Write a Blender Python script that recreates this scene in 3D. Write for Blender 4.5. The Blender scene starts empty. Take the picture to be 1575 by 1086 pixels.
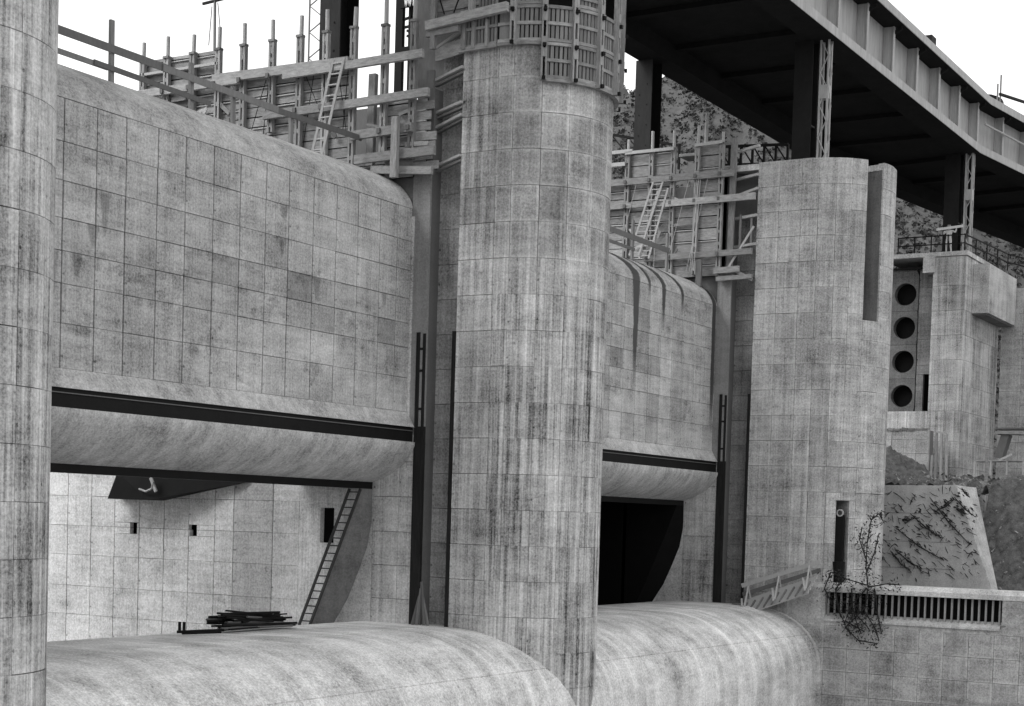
import bpy, math, random
from mathutils import Matrix, Vector
random.seed(7)
C = bpy.context.scene.collection
S = bpy.context.scene
# ------------------------------------------------------------------ camera (surveyed from vanishing points)
FPX, PCX, PCY = 2480.8, 787.0, 897.95
TH, PIT, ROL = 0.535832, -0.040081, -0.029755
CAMZ = 4.0
F = Vector((math.cos(TH)*math.cos(PIT), math.sin(TH)*math.cos(PIT), math.sin(PIT)))
R0 = Vector((math.sin(TH), -math.cos(TH), 0)); D0 = -(R0.cross(F))
RV = math.cos(ROL)*R0 + math.sin(ROL)*D0
DV = -math.sin(ROL)*R0 + math.cos(ROL)*D0
cd = bpy.data.cameras.new('camera'); cam = bpy.data.objects.new('camera', cd); C.objects.link(cam)
cd.sensor_fit = 'HORIZONTAL'; cd.sensor_width = 36.0; cd.lens = 36.0*FPX/1575.0
cd.shift_x = -(PCX-787.5)/1575.0; cd.shift_y = (PCY-543.0)/1575.0
cd.clip_start = 0.5; cd.clip_end = 3000
U = -DV
cam.matrix_world = Matrix(((RV.x, U.x, -F.x, 0), (RV.y, U.y, -F.y, 0), (RV.z, U.z, -F.z, CAMZ), (0, 0, 0, 1)))
S.camera = cam
# ------------------------------------------------------------------ sky, sun, exposure
SUN_AZ_FROM = Vector((-0.80, 0.55, 1.0)).normalized()      # direction towards the veiled sun
w = bpy.data.worlds.new('World'); S.world = w; w.use_nodes = True
nt = w.node_tree; nt.nodes.clear()
sky = nt.nodes.new('ShaderNodeTexSky'); sky.sky_type = 'NISHITA'; sky.sun_disc = False
sky.sun_elevation = math.asin(SUN_AZ_FROM.z); sky.sun_rotation = math.atan2(SUN_AZ_FROM.x, SUN_AZ_FROM.y)
sky.dust_density = 6.0; sky.air_density = 1.0
bw = nt.nodes.new('ShaderNodeRGBToBW')
mul = nt.nodes.new('ShaderNodeMath'); mul.operation = 'MULTIPLY'; mul.inputs[1].default_value = 1.2
add = nt.nodes.new('ShaderNodeMath'); add.operation = 'ADD'; add.inputs[1].default_value = 8.5    # even veil of cloud
bg = nt.nodes.new('ShaderNodeBackground'); bg.inputs['Strength'].default_value = 0.12
wo = nt.nodes.new('ShaderNodeOutputWorld')
nt.links.new(sky.outputs[0], bw.inputs[0]); nt.links.new(bw.outputs[0], mul.inputs[0]); nt.links.new(mul.outputs[0], add.inputs[0])
nt.links.new(add.outputs[0], bg.inputs['Color']); nt.links.new(bg.outputs[0], wo.inputs[0])
sl = bpy.data.lights.new('sun', 'SUN'); sl.energy = 1.3; sl.angle = math.radians(20); sl.color = (1, 1, 1)
so = bpy.data.objects.new('sun', sl); C.objects.link(so)
so.rotation_euler = (-SUN_AZ_FROM).to_track_quat('-Z', 'Y').to_euler()
S.view_settings.view_transform = 'Standard'; S.view_settings.look = 'None'
S.view_settings.exposure = 0.0; S.view_settings.gamma = 1.0; S.view_settings.use_curve_mapping = False

# ------------------------------------------------------------------ survey helper: photo point -> point on a real plane
def ray(x, y): return RV*((x-PCX)/FPX) + DV*((y-PCY)/FPX) + F
def P(x, y, ax, v):
    d = ray(x, y); o = Vector((0, 0, CAMZ)); t = (v-o[ax])/d[ax]
    return o + d*t

# ------------------------------------------------------------------ materials
def nodes(name):
    m = bpy.data.materials.new(name); m.use_nodes = True
    n = m.node_tree.nodes; b = n['Principled BSDF']; return m, m.node_tree, b
def mk(t, ty, **kw):
    n = t.nodes.new(ty)
    for k, v in kw.items(): setattr(n, k, v)
    return n
def mth(t, op, a, b=None, clamp=False):
    n = t.nodes.new('ShaderNodeMath'); n.operation = op; n.use_clamp = clamp
    for i, v in enumerate((a, b)):
        if v is None: continue
        if isinstance(v, (int, float)): n.inputs[i].default_value = v
        else: t.links.new(v, n.inputs[i])
    return n.outputs[0]
def noise(t, pos, scale3, sc=1.0, det=4.0, rough=0.6):
    mp = t.nodes.new('ShaderNodeMapping'); mp.inputs['Scale'].default_value = scale3
    t.links.new(pos, mp.inputs['Vector'])
    n = t.nodes.new('ShaderNodeTexNoise'); n.inputs['Scale'].default_value = sc; n.inputs['Detail'].default_value = det
    n.inputs['Roughness'].default_value = rough
    t.links.new(mp.outputs[0], n.inputs['Vector']); return n.outputs['Fac']
def ramp01(t, x, lo, hi):
    n = t.nodes.new('ShaderNodeMapRange'); n.inputs['From Min'].default_value = lo; n.inputs['From Max'].default_value = hi
    n.interpolation_type = 'SMOOTHSTEP'; t.links.new(x, n.inputs['Value']); return n.outputs[0]
def concrete(name, base=0.36, blotch=0.5, streak=0.5, streak_scale=(5, 5, .12), fine=0.3, edge=0.0, rough=0.85, dark_spots=0.5, bump=0.25, per_object=False, boards=.26, spall=0.0, rays=0.0):
    m, t, b = nodes(name)
    pos = mk(t, 'ShaderNodeNewGeometry').outputs['Position']
    oi = mk(t, 'ShaderNodeObjectInfo')
    sep = mk(t, 'ShaderNodeSeparateColor'); t.links.new(oi.outputs['Color'], sep.inputs[0])
    n1 = noise(t, pos, (1, 1, 1), .42, 7, .62); n2 = noise(t, pos, streak_scale, 1.0, 5, .65)
    n3 = noise(t, pos, (1, 1, 1), 13.0, 4, .8); n4 = noise(t, pos, (1, 1, 1), 1.7, 8, .7); n5 = noise(t, pos, (.6, .6, 2.6), 1.0, 6, .7)
    a = mth(t, 'MULTIPLY', mth(t, 'SUBTRACT', n1, .5), blotch*1.5)
    s = mth(t, 'MULTIPLY', mth(t, 'SUBTRACT', n2, .5), streak*1.6)
    if per_object: s = mth(t, 'MULTIPLY', s, sep.outputs[1])
    f = mth(t, 'MULTIPLY', mth(t, 'SUBTRACT', n3, .5), fine*1.8)
    g = mth(t, 'MULTIPLY', mth(t, 'SUBTRACT', n5, .5), blotch*.9)
    v = mth(t, 'ADD', mth(t, 'ADD', a, s), mth(t, 'ADD', mth(t, 'ADD', f, g), 1.0))
    d = ramp01(t, n4, .60, .74)
    v = mth(t, 'SUBTRACT', v, mth(t, 'MULTIPLY', d, dark_spots*.55))
    if rays:       # pale lime runs and dirt lines down the slope
        n7 = noise(t, pos, (1.5, .11, .11), 1.0, 3, .5); n8 = noise(t, pos, (7, .2, .2), 1.0, 3, .6)
        v = mth(t, 'ADD', v, mth(t, 'MULTIPLY', ramp01(t, n7, .53, .68), rays)); v = mth(t, 'SUBTRACT', v, mth(t, 'MULTIPLY', ramp01(t, n8, .56, .7), rays*.6))
    if spall:
        n6 = noise(t, pos, (1, 1, 1.3), .55, 10, .72); v = mth(t, 'SUBTRACT', v, mth(t, 'MULTIPLY', ramp01(t, n6, .575, .63), spall))
    if edge:
        uv = mk(t, 'ShaderNodeUVMap'); su = mk(t, 'ShaderNodeSeparateXYZ'); t.links.new(uv.outputs[0], su.inputs[0])
        eu = mth(t, 'ABSOLUTE', mth(t, 'SUBTRACT', su.outputs[0], .5)); ev = mth(t, 'ABSOLUTE', mth(t, 'SUBTRACT', su.outputs[1], .5))
        e = mth(t, 'MAXIMUM', eu, ev); e = mth(t, 'ADD', e, mth(t, 'MULTIPLY', mth(t, 'SUBTRACT', n4, .5), .22))
        er = ramp01(t, e, .38, .5)
        v = mth(t, 'ADD', v, mth(t, 'MULTIPLY', mth(t, 'MULTIPLY', er, sep.outputs[2]), edge))
    if edge:
        nf = noise(t, pos, (17, 17, .22), 1.0, 4, .7); v = mth(t, 'ADD', v, mth(t, 'MULTIPLY', mth(t, 'MULTIPLY', mth(t, 'SUBTRACT', nf, .5), 1.0), sep.outputs[1]))
        nb_ = noise(t, pos, (.35, .35, 5.5), 1.0, 4, .65); v = mth(t, 'ADD', v, mth(t, 'MULTIPLY', mth(t, 'SUBTRACT', nb_, .5), .4))
        brd = mth(t, 'ADD', mth(t, 'FLOOR', mth(t, 'MULTIPLY', su.outputs[0], 8.0)), mth(t, 'MULTIPLY', oi.outputs['Random'], 97.0))
        wn = t.nodes.new('ShaderNodeTexWhiteNoise'); wn.noise_dimensions = '1D'; t.links.new(brd, wn.inputs['W'])
        v = mth(t, 'ADD', v, mth(t, 'MULTIPLY', mth(t, 'MULTIPLY', mth(t, 'SUBTRACT', wn.outputs['Value'], .5), boards), sep.outputs[1]))
        tu = mth(t, 'MINIMUM', mth(t, 'ABSOLUTE', mth(t, 'SUBTRACT', su.outputs[0], .035)), 1.0); tv = mth(t, 'ABSOLUTE', mth(t, 'SUBTRACT', su.outputs[1], mth(t, 'ADD', mth(t, 'MULTIPLY', oi.outputs['Random'], .25), .2)))
        th = mth(t, 'SUBTRACT', 1.0, ramp01(t, mth(t, 'SQRT', mth(t, 'ADD', mth(t, 'MULTIPLY', tu, tu), mth(t, 'MULTIPLY', tv, tv))), .022, .045)); v = mth(t, 'SUBTRACT', v, mth(t, 'MULTIPLY', th, .5))
        # run-off staining below the top joint of a panel
        dr = noise(t, uv.outputs[0], (14, .8, 1), 1.0, 3, .6); dv = mth(t, 'ADD', dr, mth(t, 'MULTIPLY', su.outputs[1], .5))
        v = mth(t, 'SUBTRACT', v, mth(t, 'MULTIPLY', ramp01(t, dv, .92, 1.15), .22))
    if per_object: v = mth(t, 'MULTIPLY', v, sep.outputs[0])
    v = mth(t, 'MULTIPLY', v, base); v = mth(t, 'MAXIMUM', v, .03)
    t.links.new(v, b.inputs['Base Color']); b.inputs['Roughness'].default_value = rough
    b.inputs['Specular IOR Level'].default_value = 0.25
    bp = mk(t, 'ShaderNodeBump'); bp.inputs['Strength'].default_value = bump; bp.inputs['Distance'].default_value = 0.05
    hgt = mth(t, 'ADD', mth(t, 'MULTIPLY', n2, .6), mth(t, 'ADD', n3, n4))
    t.links.new(hgt, bp.inputs['Height']); t.links.new(bp.outputs[0], b.inputs['Normal'])
    return m
def plain(name, base, var=.3, sc=3.0, stretch=(1, 1, 1), rough=.7, metal=0, bump=.1, per_object=False):
    m, t, b = nodes(name)
    pos = mk(t, 'ShaderNodeNewGeometry').outputs['Position']
    oi = mk(t, 'ShaderNodeObjectInfo')
    n1 = noise(t, pos, stretch, sc, 6, .65); n2 = noise(t, pos, stretch, sc*6, 3, .6)
    v = mth(t, 'ADD', mth(t, 'MULTIPLY', mth(t, 'SUBTRACT', n1, .5), var*2), mth(t, 'ADD', mth(t, 'MULTIPLY', mth(t, 'SUBTRACT', n2, .5), var), 1.0))
    if per_object:
        v = mth(t, 'MULTIPLY', v, mth(t, 'ADD', mth(t, 'MULTIPLY', oi.outputs['Random'], .5), .72))
    v = mth(t, 'MAXIMUM', mth(t, 'MULTIPLY', v, base), .003)
    t.links.new(v, b.inputs['Base Color']); b.inputs['Roughness'].default_value = rough; b.inputs['Metallic'].default_value = metal
    b.inputs['Specular IOR Level'].default_value = 0.3 if base > .05 else .06
    bp = mk(t, 'ShaderNodeBump'); bp.inputs['Strength'].default_value = bump; bp.inputs['Distance'].default_value = .03
    t.links.new(n2, bp.inputs['Height']); t.links.new(bp.outputs[0], b.inputs['Normal'])
    return m
M = {}
M['panel'] = concrete('cast_concrete', .39, 1.15, 1.0, (4.5, 4.5, .10), 1.25, edge=.14, per_object=True, spall=.12, dark_spots=.7)
M['breast'] = concrete('breast_concrete', .40, 1.15, .55, (3, 3, .2), 1.3, edge=.06, per_object=True, spall=.26, boards=.12, dark_spots=1.1)
M['inner'] = concrete('pale_concrete', .55, .8, .4, (2, 2, .4), 1.1, edge=.02, per_object=True, dark_spots=.5, boards=.05)
M['core'] = concrete('joint_concrete', .13, .3, .2)
M['cap'] = concrete('smooth_concrete', .41, 1.1, .6, (2.5, 2.5, .3), 1.25, dark_spots=.7)
M['lip'] = concrete('brushed_concrete', .42, .6, 1.0, (2.6, .9, .9), 1.2)
M['crest'] = concrete('crest_concrete', .56, 1.1, .65, (1.0, .07, .07), 1.3, bump=.4, dark_spots=.9, rays=.24)
M['slot'] = concrete('slot_concrete', .24, .5, .4, (4, 4, .15), .6)  # darker concrete with recess shade in its colour; also the grille bars
M['wood'] = plain('form_timber', .27, .8, 2.0, (1.5, 1.5, 6), .85, per_object=True)
M['woodv'] = plain('upright_timber', .26, .8, 2.5, (6, 6, 1), .85, per_object=True)
M['wood_d'] = plain('weathered_timber', .17, .35, 2.5, (5, 5, 1), .85, per_object=True)
M['pole'] = plain('peeled_pole', .38, .25, 3, (5, 5, 1), .8)
M['steel'] = plain('dark_steel', .012, .4, 2.0, (1, 1, 1), .55)
M['steel_m'] = plain('grey_steel', .10, .4, 1.5, (2, 2, .4), .55)
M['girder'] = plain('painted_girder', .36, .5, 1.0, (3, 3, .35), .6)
M['under'] = plain('bridge_shade_steel', .016, .5, .6, (1, 1, 1), .8)  # near-black paints the shade below the deck; also serves dark column steel
M['black'] = plain('interior_shade', .007, .3, 1, (1, 1, 1), .9)  # near-black colour stands in for the darkness inside openings
M['slab'] = concrete('rough_slab', .40, .6, .4, (2, 2, .5), .7, dark_spots=.9)
M['shade_dark'] = concrete('shaded_concrete', .15, .8, .5, (3, 3, .3), .8)  # concrete with shade put into its colour, for overhung and recessed faces
M['ladder'] = plain('tarred_ladder', .05, .4, 3)
M['col'] = plain('column_plate', .03, .5, 1.5, (2, 2, .4), .6)
M['slat'] = plain('slat_timber', .19, .5, 2.5, (6, 6, 1), .85, per_object=True)
def stain_mat():
    m, t, b = nodes('wet_stain')
    uv = mk(t, 'ShaderNodeUVMap'); su = mk(t, 'ShaderNodeSeparateXYZ'); t.links.new(uv.outputs[0], su.inputs[0])
    pos = mk(t, 'ShaderNodeNewGeometry').outputs['Position']
    n1 = noise(t, pos, (3.5, 3.5, .5), 1.0, 6, .7)
    e = mth(t, 'SUBTRACT', 1.0, mth(t, 'MULTIPLY', mth(t, 'ABSOLUTE', mth(t, 'SUBTRACT', su.outputs[0], .5)), 2.0))
    e = mth(t, 'ADD', e, mth(t, 'MULTIPLY', mth(t, 'SUBTRACT', n1, .5), 1.3))
    al = mth(t, 'MULTIPLY', ramp01(t, e, .1, .55), ramp01(t, su.outputs[1], 0.0, .35)); al = mth(t, 'MULTIPLY', al, ramp01(t, mth(t, 'SUBTRACT', 1.0, su.outputs[1]), 0.0, .08)); al = mth(t, 'MULTIPLY', al, .88)
    b.inputs['Base Color'].default_value = (.05, .05, .05, 1); b.inputs['Roughness'].default_value = .55
    t.links.new(al, b.inputs['Alpha']); return m
M['stain'] = stain_mat()
M['runoff'] = M['stain'].copy(); M['runoff'].name = 'dry_run_off'
for n_ in M['runoff'].node_tree.nodes:
    if n_.type == 'MATH' and n_.operation == 'MULTIPLY' and abs(n_.inputs[1].default_value-.88) < 1e-4: n_.inputs[1].default_value = .26
M['rock_d'] = plain('dull_rock', .24, .5, 2.0)
M['guide'] = plain('guide_steel', .02, .9, 1.5, (6, 6, .4), .5)
M['scrub'] = plain('scrub_leaf', .04, .6, 1.5)
M['patch'] = concrete('spalled_patch', .26, .9, .2, (3, 3, 3), .6, bump=.6)
M['white'] = plain('white_paint', .75, .1, 3)
M['cloth'] = plain('pale_cloth', .55, .1, 3)
M['leaf'] = plain('dry_leaf', .035, .5, 5)
M['twig'] = plain('dark_twig', .03, .4, 5)
M['earth'] = plain('broken_earth', .085, 1.5, 2.4, (1, 1, 1), .95, bump=.8)
M['hill'] = plain('hillside_scrub', .06, .8, 1.1, (1, 1, 1), .95, bump=.8)
M['bed'] = plain('river_bed', .2, .4, .3, (1, 1, 1), .95)
M['rock'] = plain('pale_rock', .45, .3, 1.0)

# ------------------------------------------------------------------ mesh helpers
WORLD = {}
def link(o, W, parent=None):
    C.objects.link(o)
    if parent is not None:
        o.parent = parent; o.matrix_parent_inverse = WORLD[parent].inverted()
    o.matrix_basis = W; WORLD[o] = W
    return o
class MB:
    def __init__(s): s.v = []; s.f = []
    def add(s, vs, fs):
        k = len(s.v); s.v += [tuple(p) for p in vs]; s.f += [tuple(i+k for i in f) for f in fs]; return s
    def box(s, a, b):
        (x0, y0, z0), (x1, y1, z1) = a, b
        return s.add([(x0, y0, z0), (x1, y0, z0), (x1, y1, z0), (x0, y1, z0), (x0, y0, z1), (x1, y0, z1), (x1, y1, z1), (x0, y1, z1)],
                     [(0, 3, 2, 1), (4, 5, 6, 7), (0, 1, 5, 4), (1, 2, 6, 5), (2, 3, 7, 6), (3, 0, 4, 7)])
    def beam(s, p, q, wd, hd, up=(0, 0, 1)):
        p, q = Vector(p), Vector(q); d = (q-p).normalized(); up = Vector(up)
        sd = d.cross(up)
        if sd.length < 1e-4: sd = d.cross(Vector((0, 1, 0)))
        sd.normalize(); u = sd.cross(d)
        o = []
        for e in (p, q):
            for a, b_ in ((-1, -1), (1, -1), (1, 1), (-1, 1)): o.append(e + sd*(a*wd/2) + u*(b_*hd/2))
        return s.add(o, [(0, 1, 2, 3), (7, 6, 5, 4), (0, 4, 5, 1), (1, 5, 6, 2), (2, 6, 7, 3), (3, 7, 4, 0)])
    def cyl(s, p, q, r0, r1=None, n=8):
        p, q = Vector(p), Vector(q); r1 = r0 if r1 is None else r1
        d = (q-p).normalized(); a = d.cross(Vector((0, 0, 1)))
        if a.length < 1e-3: a = Vector((1, 0, 0))
        a.normalize(); b_ = d.cross(a)
        vs = [p + a*(math.cos(2*math.pi*i/n)*r0) + b_*(math.sin(2*math.pi*i/n)*r0) for i in range(n)]
        vs += [q + a*(math.cos(2*math.pi*i/n)*r1) + b_*(math.sin(2*math.pi*i/n)*r1) for i in range(n)]
        return s.add(vs, [(i, (i+1) % n, n+(i+1) % n, n+i) for i in range(n)] + [tuple(range(n-1, -1, -1)), tuple(range(n, 2*n))])
    def prism_z(s, poly, z0, z1):           # plan polygon
        n = len(poly); s.add([(x, y, z0) for x, y in poly] + [(x, y, z1) for x, y in poly],
              [(i, (i+1) % n, n+(i+1) % n, n+i) for i in range(n)] + [tuple(range(n-1, -1, -1)), tuple(range(n, 2*n))]); return s
    def prism_x(s, poly, x0, x1, seg=1):    # (y,z) polygon run along X
        n = len(poly); k = len(s.v)
        vs = [(x0+(x1-x0)*j/seg, y, z) for j in range(seg+1) for y, z in poly]
        fs = [(j*n+i, j*n+(i+1) % n, (j+1)*n+(i+1) % n, (j+1)*n+i) for j in range(seg) for i in range(n)]
        fs += [tuple(range(n-1, -1, -1)), tuple(range(seg*n, seg*n+n))]
        return s.add(vs, fs)
    def build(s, name, mat, parent=None, smooth=False, at=None):
        at = Vector(at) if at is not None else (WORLD[parent].translation if parent is not None else Vector((0, 0, 0)))
        me = bpy.data.meshes.new(name); me.from_pydata([tuple(Vector(p)-at) for p in s.v], [], s.f); me.validate(); me.update()
        import bmesh
        bm = bmesh.new(); bm.from_mesh(me); bmesh.ops.recalc_face_normals(bm, faces=bm.faces); bm.to_mesh(me); bm.free()
        if smooth:
            for p_ in me.polygons: p_.use_smooth = True
            try: me.set_sharp_from_angle(angle=math.radians(32))
            except Exception: pass
        me.materials.append(M[mat])
        o = bpy.data.objects.new(name, me); return link(o, Matrix.Translation(at), parent)
def thing(name, label, cat, loc=(0, 0, 0), group=None):
    o = bpy.data.objects.new(name, None); o.empty_display_size = .2; link(o, Matrix.Translation(Vector(loc)))
    return tag(o, label, cat, group)
def tag(o, label, cat, group=None):
    o['label'] = label; o['category'] = cat
    if group: o['group'] = group
    return o
def structure(o): o['kind'] = 'structure'; return o
CUBES = {}
def timber(name, p, q, wd, hd, mat='wood', parent=None, up=(0, 0, 1), jit=0.0):
    """shared unit cube stretched between two points"""
    if mat not in CUBES:
        b = MB().box((-.5, -.5, -.5), (.5, .5, .5)); me = bpy.data.meshes.new(mat+'_bar'); me.from_pydata(b.v, [], b.f); me.materials.append(M[mat]); CUBES[mat] = me
    p, q = Vector(p), Vector(q)
    if jit: p = p+Vector([random.uniform(-jit, jit) for _ in range(3)]); q = q+Vector([random.uniform(-jit, jit) for _ in range(3)])
    d = q-p; L = d.length; d.normalize(); sd = d.cross(Vector(up))
    if sd.length < 1e-4: sd = d.cross(Vector((0, 1, 0)))
    sd.normalize(); u = sd.cross(d); c = (p+q)/2
    W = Matrix(((d.x*L, sd.x*wd, u.x*hd, c.x), (d.y*L, sd.y*wd, u.y*hd, c.y), (d.z*L, sd.z*wd, u.z*hd, c.z), (0, 0, 0, 1)))
    return link(bpy.data.objects.new(name, CUBES[mat]), W, parent)

# ---- form-cast panels: slabs with chamfered rims, shared meshes
PM = {}
def uvset(me, uvs):
    l = me.uv_layers.new(name='UVMap')
    for lp in me.loops: l.data[lp.index].uv = uvs[lp.vertex_index]
def flat_panel(wd, hd, t, mat, ch=.011):
    k = ('f', round(wd, 3), round(hd, 3), t, mat)
    if k in PM: return PM[k]
    a, b = wd/2, hd/2; vs = []; uv = []
    for (x, z, y) in ((a, b, 0), (a, b, -(t-ch)), (a-ch, b-ch, -t)):
        for sx, sz in ((-1, -1), (1, -1), (1, 1), (-1, 1)): vs.append((sx*x, y, sz*z)); uv.append((.5+.5*sx, .5+.5*sz))
    fs = [(8, 9, 10, 11)] + [(i+4, (i+1) % 4+4, (i+1) % 4+8, i+8) for i in range(4)] + [(i, (i+1) % 4, (i+1) % 4+4, i+4) for i in range(4)]
    me = bpy.data.meshes.new('panel_mesh'); me.from_pydata(vs, [], fs); me.update(); uvset(me, uv); me.materials.append(M[mat]); PM[k] = me; return me
def curved_panel(R, da, hd, t, mat, ch=.009, seg=5):
    k = ('c', R, round(da, 4), round(hd, 3), t, mat)
    if k in PM: return PM[k]
    vs = []; uv = []; fs = []
    rows = ((R-t, 0, 0), (R-ch, 0, 0), (R, ch, ch), (R, ch, -ch), (R-ch, 0, 0), (R-t, 0, 0))
    zz = (-hd/2, -hd/2, -hd/2+ch, hd/2-ch, hd/2, hd/2)
    ac = ch/R
    for j, (r, i1, _) in enumerate(rows):
        aa = da/2 - (ac if j in (2, 3) else 0)
        for i in range(seg+1):
            a = -aa + 2*aa*i/seg; vs.append((r*math.sin(a), -r*math.cos(a), zz[j])); uv.append((i/seg, zz[j]/hd+.5))
    n = seg+1
    for j in range(5):
        for i in range(seg): fs.append((j*n+i, j*n+i+1, (j+1)*n+i+1, (j+1)*n+i))
    # side closures
    for i in (0, seg):
        q = [j*n+i for j in range(6)]; fs.append(tuple(q) if i else tuple(reversed(q)))
    me = bpy.data.meshes.new('curved_panel_mesh'); me.from_pydata(vs, [], fs); me.update(); uvset(me, uv); me.materials.append(M[mat])
    for p_ in me.polygons: p_.use_smooth = False
    PM[k] = me; return me
def subtract(cells, holes):
    for (h0, h1, g0, g1) in holes:
        out = []
        for (a0, a1, b0, b1) in cells:
            if h1 <= a0+1e-4 or h0 >= a1-1e-4 or g1 <= b0+1e-4 or g0 >= b1-1e-4: out.append((a0, a1, b0, b1)); continue
            if g0 > b0: out.append((a0, a1, b0, g0))
            if g1 < b1: out.append((a0, a1, g1, b1))
            m0, m1 = max(b0, g0), min(b1, g1)
            if h0 > a0: out.append((a0, h0, m0, m1))
            if h1 < a1: out.append((h1, a1, m0, m1))
        cells = out
    return cells
def tone(lo=.8, hi=1.15, pdark=.06):
    t = random.uniform(lo, hi)
    if random.random() < pdark: t *= random.uniform(.62, .8)
    return t
def panels_plane(parent, axis, v, us, zs, holes=(), mat='panel', t=.12, gap=.018, tonef=None, streak=1.0, edge=1.0, name='panel', wob=.006, gapv=None, split=0.0):
    """axis 'X': face looks to -X at X=v, us are Y edges (ascending); axis 'Y': face looks to -Y at Y=v, us are X edges"""
    cells = [(us[i], us[i+1], zs[j], zs[j+1]) for i in range(len(us)-1) for j in range(len(zs)-1)]
    cells = subtract(cells, holes)
    if split:
        out = []
        for (a0, a1, b0, b1) in cells:
            if random.random() < split and b1-b0 > .7: m_ = b0+(b1-b0)*random.choice((.3, .42, .6, .72)); out += [(a0, a1, b0, m_), (a0, a1, m_, b1)]
            else: out.append((a0, a1, b0, b1))
        cells = out
    for (a0, a1, b0, b1) in cells:
        gp = gap*random.choice((.45, .7, .9, 1.0)); gq_ = gp if gapv is None else gapv*random.choice((.3, .7, 1.0)); wd, hd = a1-a0-gp, b1-b0-gq_
        if wd < .05 or hd < .05: continue
        o = bpy.data.objects.new(name, flat_panel(wd, hd, t, mat)); ca, cb = (a0+a1)/2, (b0+b1)/2; wv = v+t+random.uniform(-wob, wob)
        if axis == 'X': W = Matrix(((0, 1, 0, wv), (-1, 0, 0, ca), (0, 0, 1, cb), (0, 0, 0, 1)))
        else: W = Matrix(((1, 0, 0, ca), (0, 1, 0, wv), (0, 0, 1, cb), (0, 0, 0, 1)))
        link(o, W, parent); tn = tonef(ca, cb) if tonef else tone(); o.color = (tn, streak, edge, 1)
def panels_nose(parent, cx, cy, R, angs, zs, holes=(), mat='panel', t=.12, gap=.018, tonef=None, streakf=None, edge=1.0):
    cells = [(angs[i], angs[i+1], zs[j], zs[j+1]) for i in range(len(angs)-1) for j in range(len(zs)-1)]
    for (a0, a1, b0, b1) in subtract(cells, holes):
        gp = gap*random.choice((.2, .4, .7, 1.0)); da = math.radians(a1-a0) - gap*random.choice((.05, .2, .8))/R; hd = b1-b0-gp
        if da*R < .05 or hd < .05: continue
        o = bpy.data.objects.new('panel', curved_panel(R, da, hd, t, mat)); am = math.radians((a0+a1)/2+90)
        W = Matrix.Translation((cx, cy, (b0+b1)/2+random.uniform(-.006, .006))) @ Matrix.Rotation(am, 4, 'Z')
        link(o, W, parent); tn = tonef((a0+a1)/2, (b0+b1)/2) if tonef else tone()
        o.color = (tn, streakf((b0+b1)/2) if streakf else 1.0, edge, 1)
def steps(a, b, n): return [a+(b-a)*i/n for i in range(n+1)]
def arc(cx, cy, R, a0, a1, n): return [(cx+R*math.cos(math.radians(a0+(a1-a0)*i/n)), cy+R*math.sin(math.radians(a0+(a1-a0)*i/n))) for i in range(n+1)]

# ------------------------------------------------------------------ main dimensions
X1, SP, RN, YC, YB = 49.37, 27.81, 2.81, 30.48, 34.0
X0, X3 = X1-SP, X1+SP
R3, YC3 = 3.53, 29.63
LIFT = 1.28

# ------------------------------------------------------------------ ground and hillside
g = MB().add([(-1500, -1500, -9.5), (2500, -1500, -9.5), (2500, 2500, -9.5), (-1500, 2500, -9.5)], [(0, 1, 2, 3)])
structure(g.build('ground', 'bed'))
def hash2(i, j):
    v = math.sin(i*127.1+j*311.7)*43758.5453; return v-math.floor(v)
def vn(x, y):
    i, j = math.floor(x), math.floor(y); fx, fy = x-i, y-j; fx = fx*fx*(3-2*fx); fy = fy*fy*(3-2*fy)
    return (hash2(i, j)*(1-fx)+hash2(i+1, j)*fx)*(1-fy)+(hash2(i, j+1)*(1-fx)+hash2(i+1, j+1)*fx)*fy
def fbm(x, y): return vn(x, y)*.5+vn(x*2.1, y*2.1)*.27+vn(x*4.3, y*4.3)*.15+vn(x*8.9, y*8.9)*.08
def hill_z(az, d):
    """az degrees from X axis, d distance"""
    top = 81 - max(0, az-31)*2.4 + 0 - max(0, 16.5-az)*4
    k = min(1, max(0, (d-125)/165.0)); k = k*k*(3-2*k)*.55+k*.45
    return -9 + (top+9)*k + (fbm(az*.9, d*.045)-.5)*9*k + (fbm(az*4, d*.2)-.5)*4*k
NA, ND = 190, 90; hv = []; hf = []
for i in range(NA+1):
    az = -4+66*i/NA
    for j in range(ND+1):
        d = 118+230*j/ND; z = hill_z(az, d) if d < 300 else hill_z(az, 300)-(d-300)*.5
        hv.append((d*math.cos(math.radians(az)), d*math.sin(math.radians(az)), z))
for i in range(NA):
    for j in range(ND): a = i*(ND+1)+j; hf.append((a, a+ND+1, a+ND+2, a+1))
structure(MB().add(hv, hf).build('hillside', 'hill', smooth=True))
sc = MB()
for _ in range(40000):
    az = random.uniform(12, 38); d = random.uniform(150, 295); z = hill_z(az, d)
    c = Vector((d*math.cos(math.radians(az)), d*math.sin(math.radians(az)), z)); s_ = random.uniform(.12, .42)
    if fbm(az*1.3, d*.08) < .33: continue
    for k in range(5):
        q = c+Vector((random.uniform(-1, 1), random.uniform(-1, 1), random.uniform(0, .9)))*s_
        e1 = Vector([random.uniform(-1, 1) for _ in range(3)]).normalized()*s_*.7; e2 = Vector([random.uniform(-1, 1) for _ in range(3)]).normalized()*s_*.7
        sc.add([q-e1, q+e2, q+e1, q-e2], [(0, 1, 2, 3)])
o = sc.build('hillside_scrub', 'scrub'); o['kind'] = 'stuff'; o['label'] = 'dark low scrub covering the rocky hillside beyond the bridge'; o['category'] = 'scrub'

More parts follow.
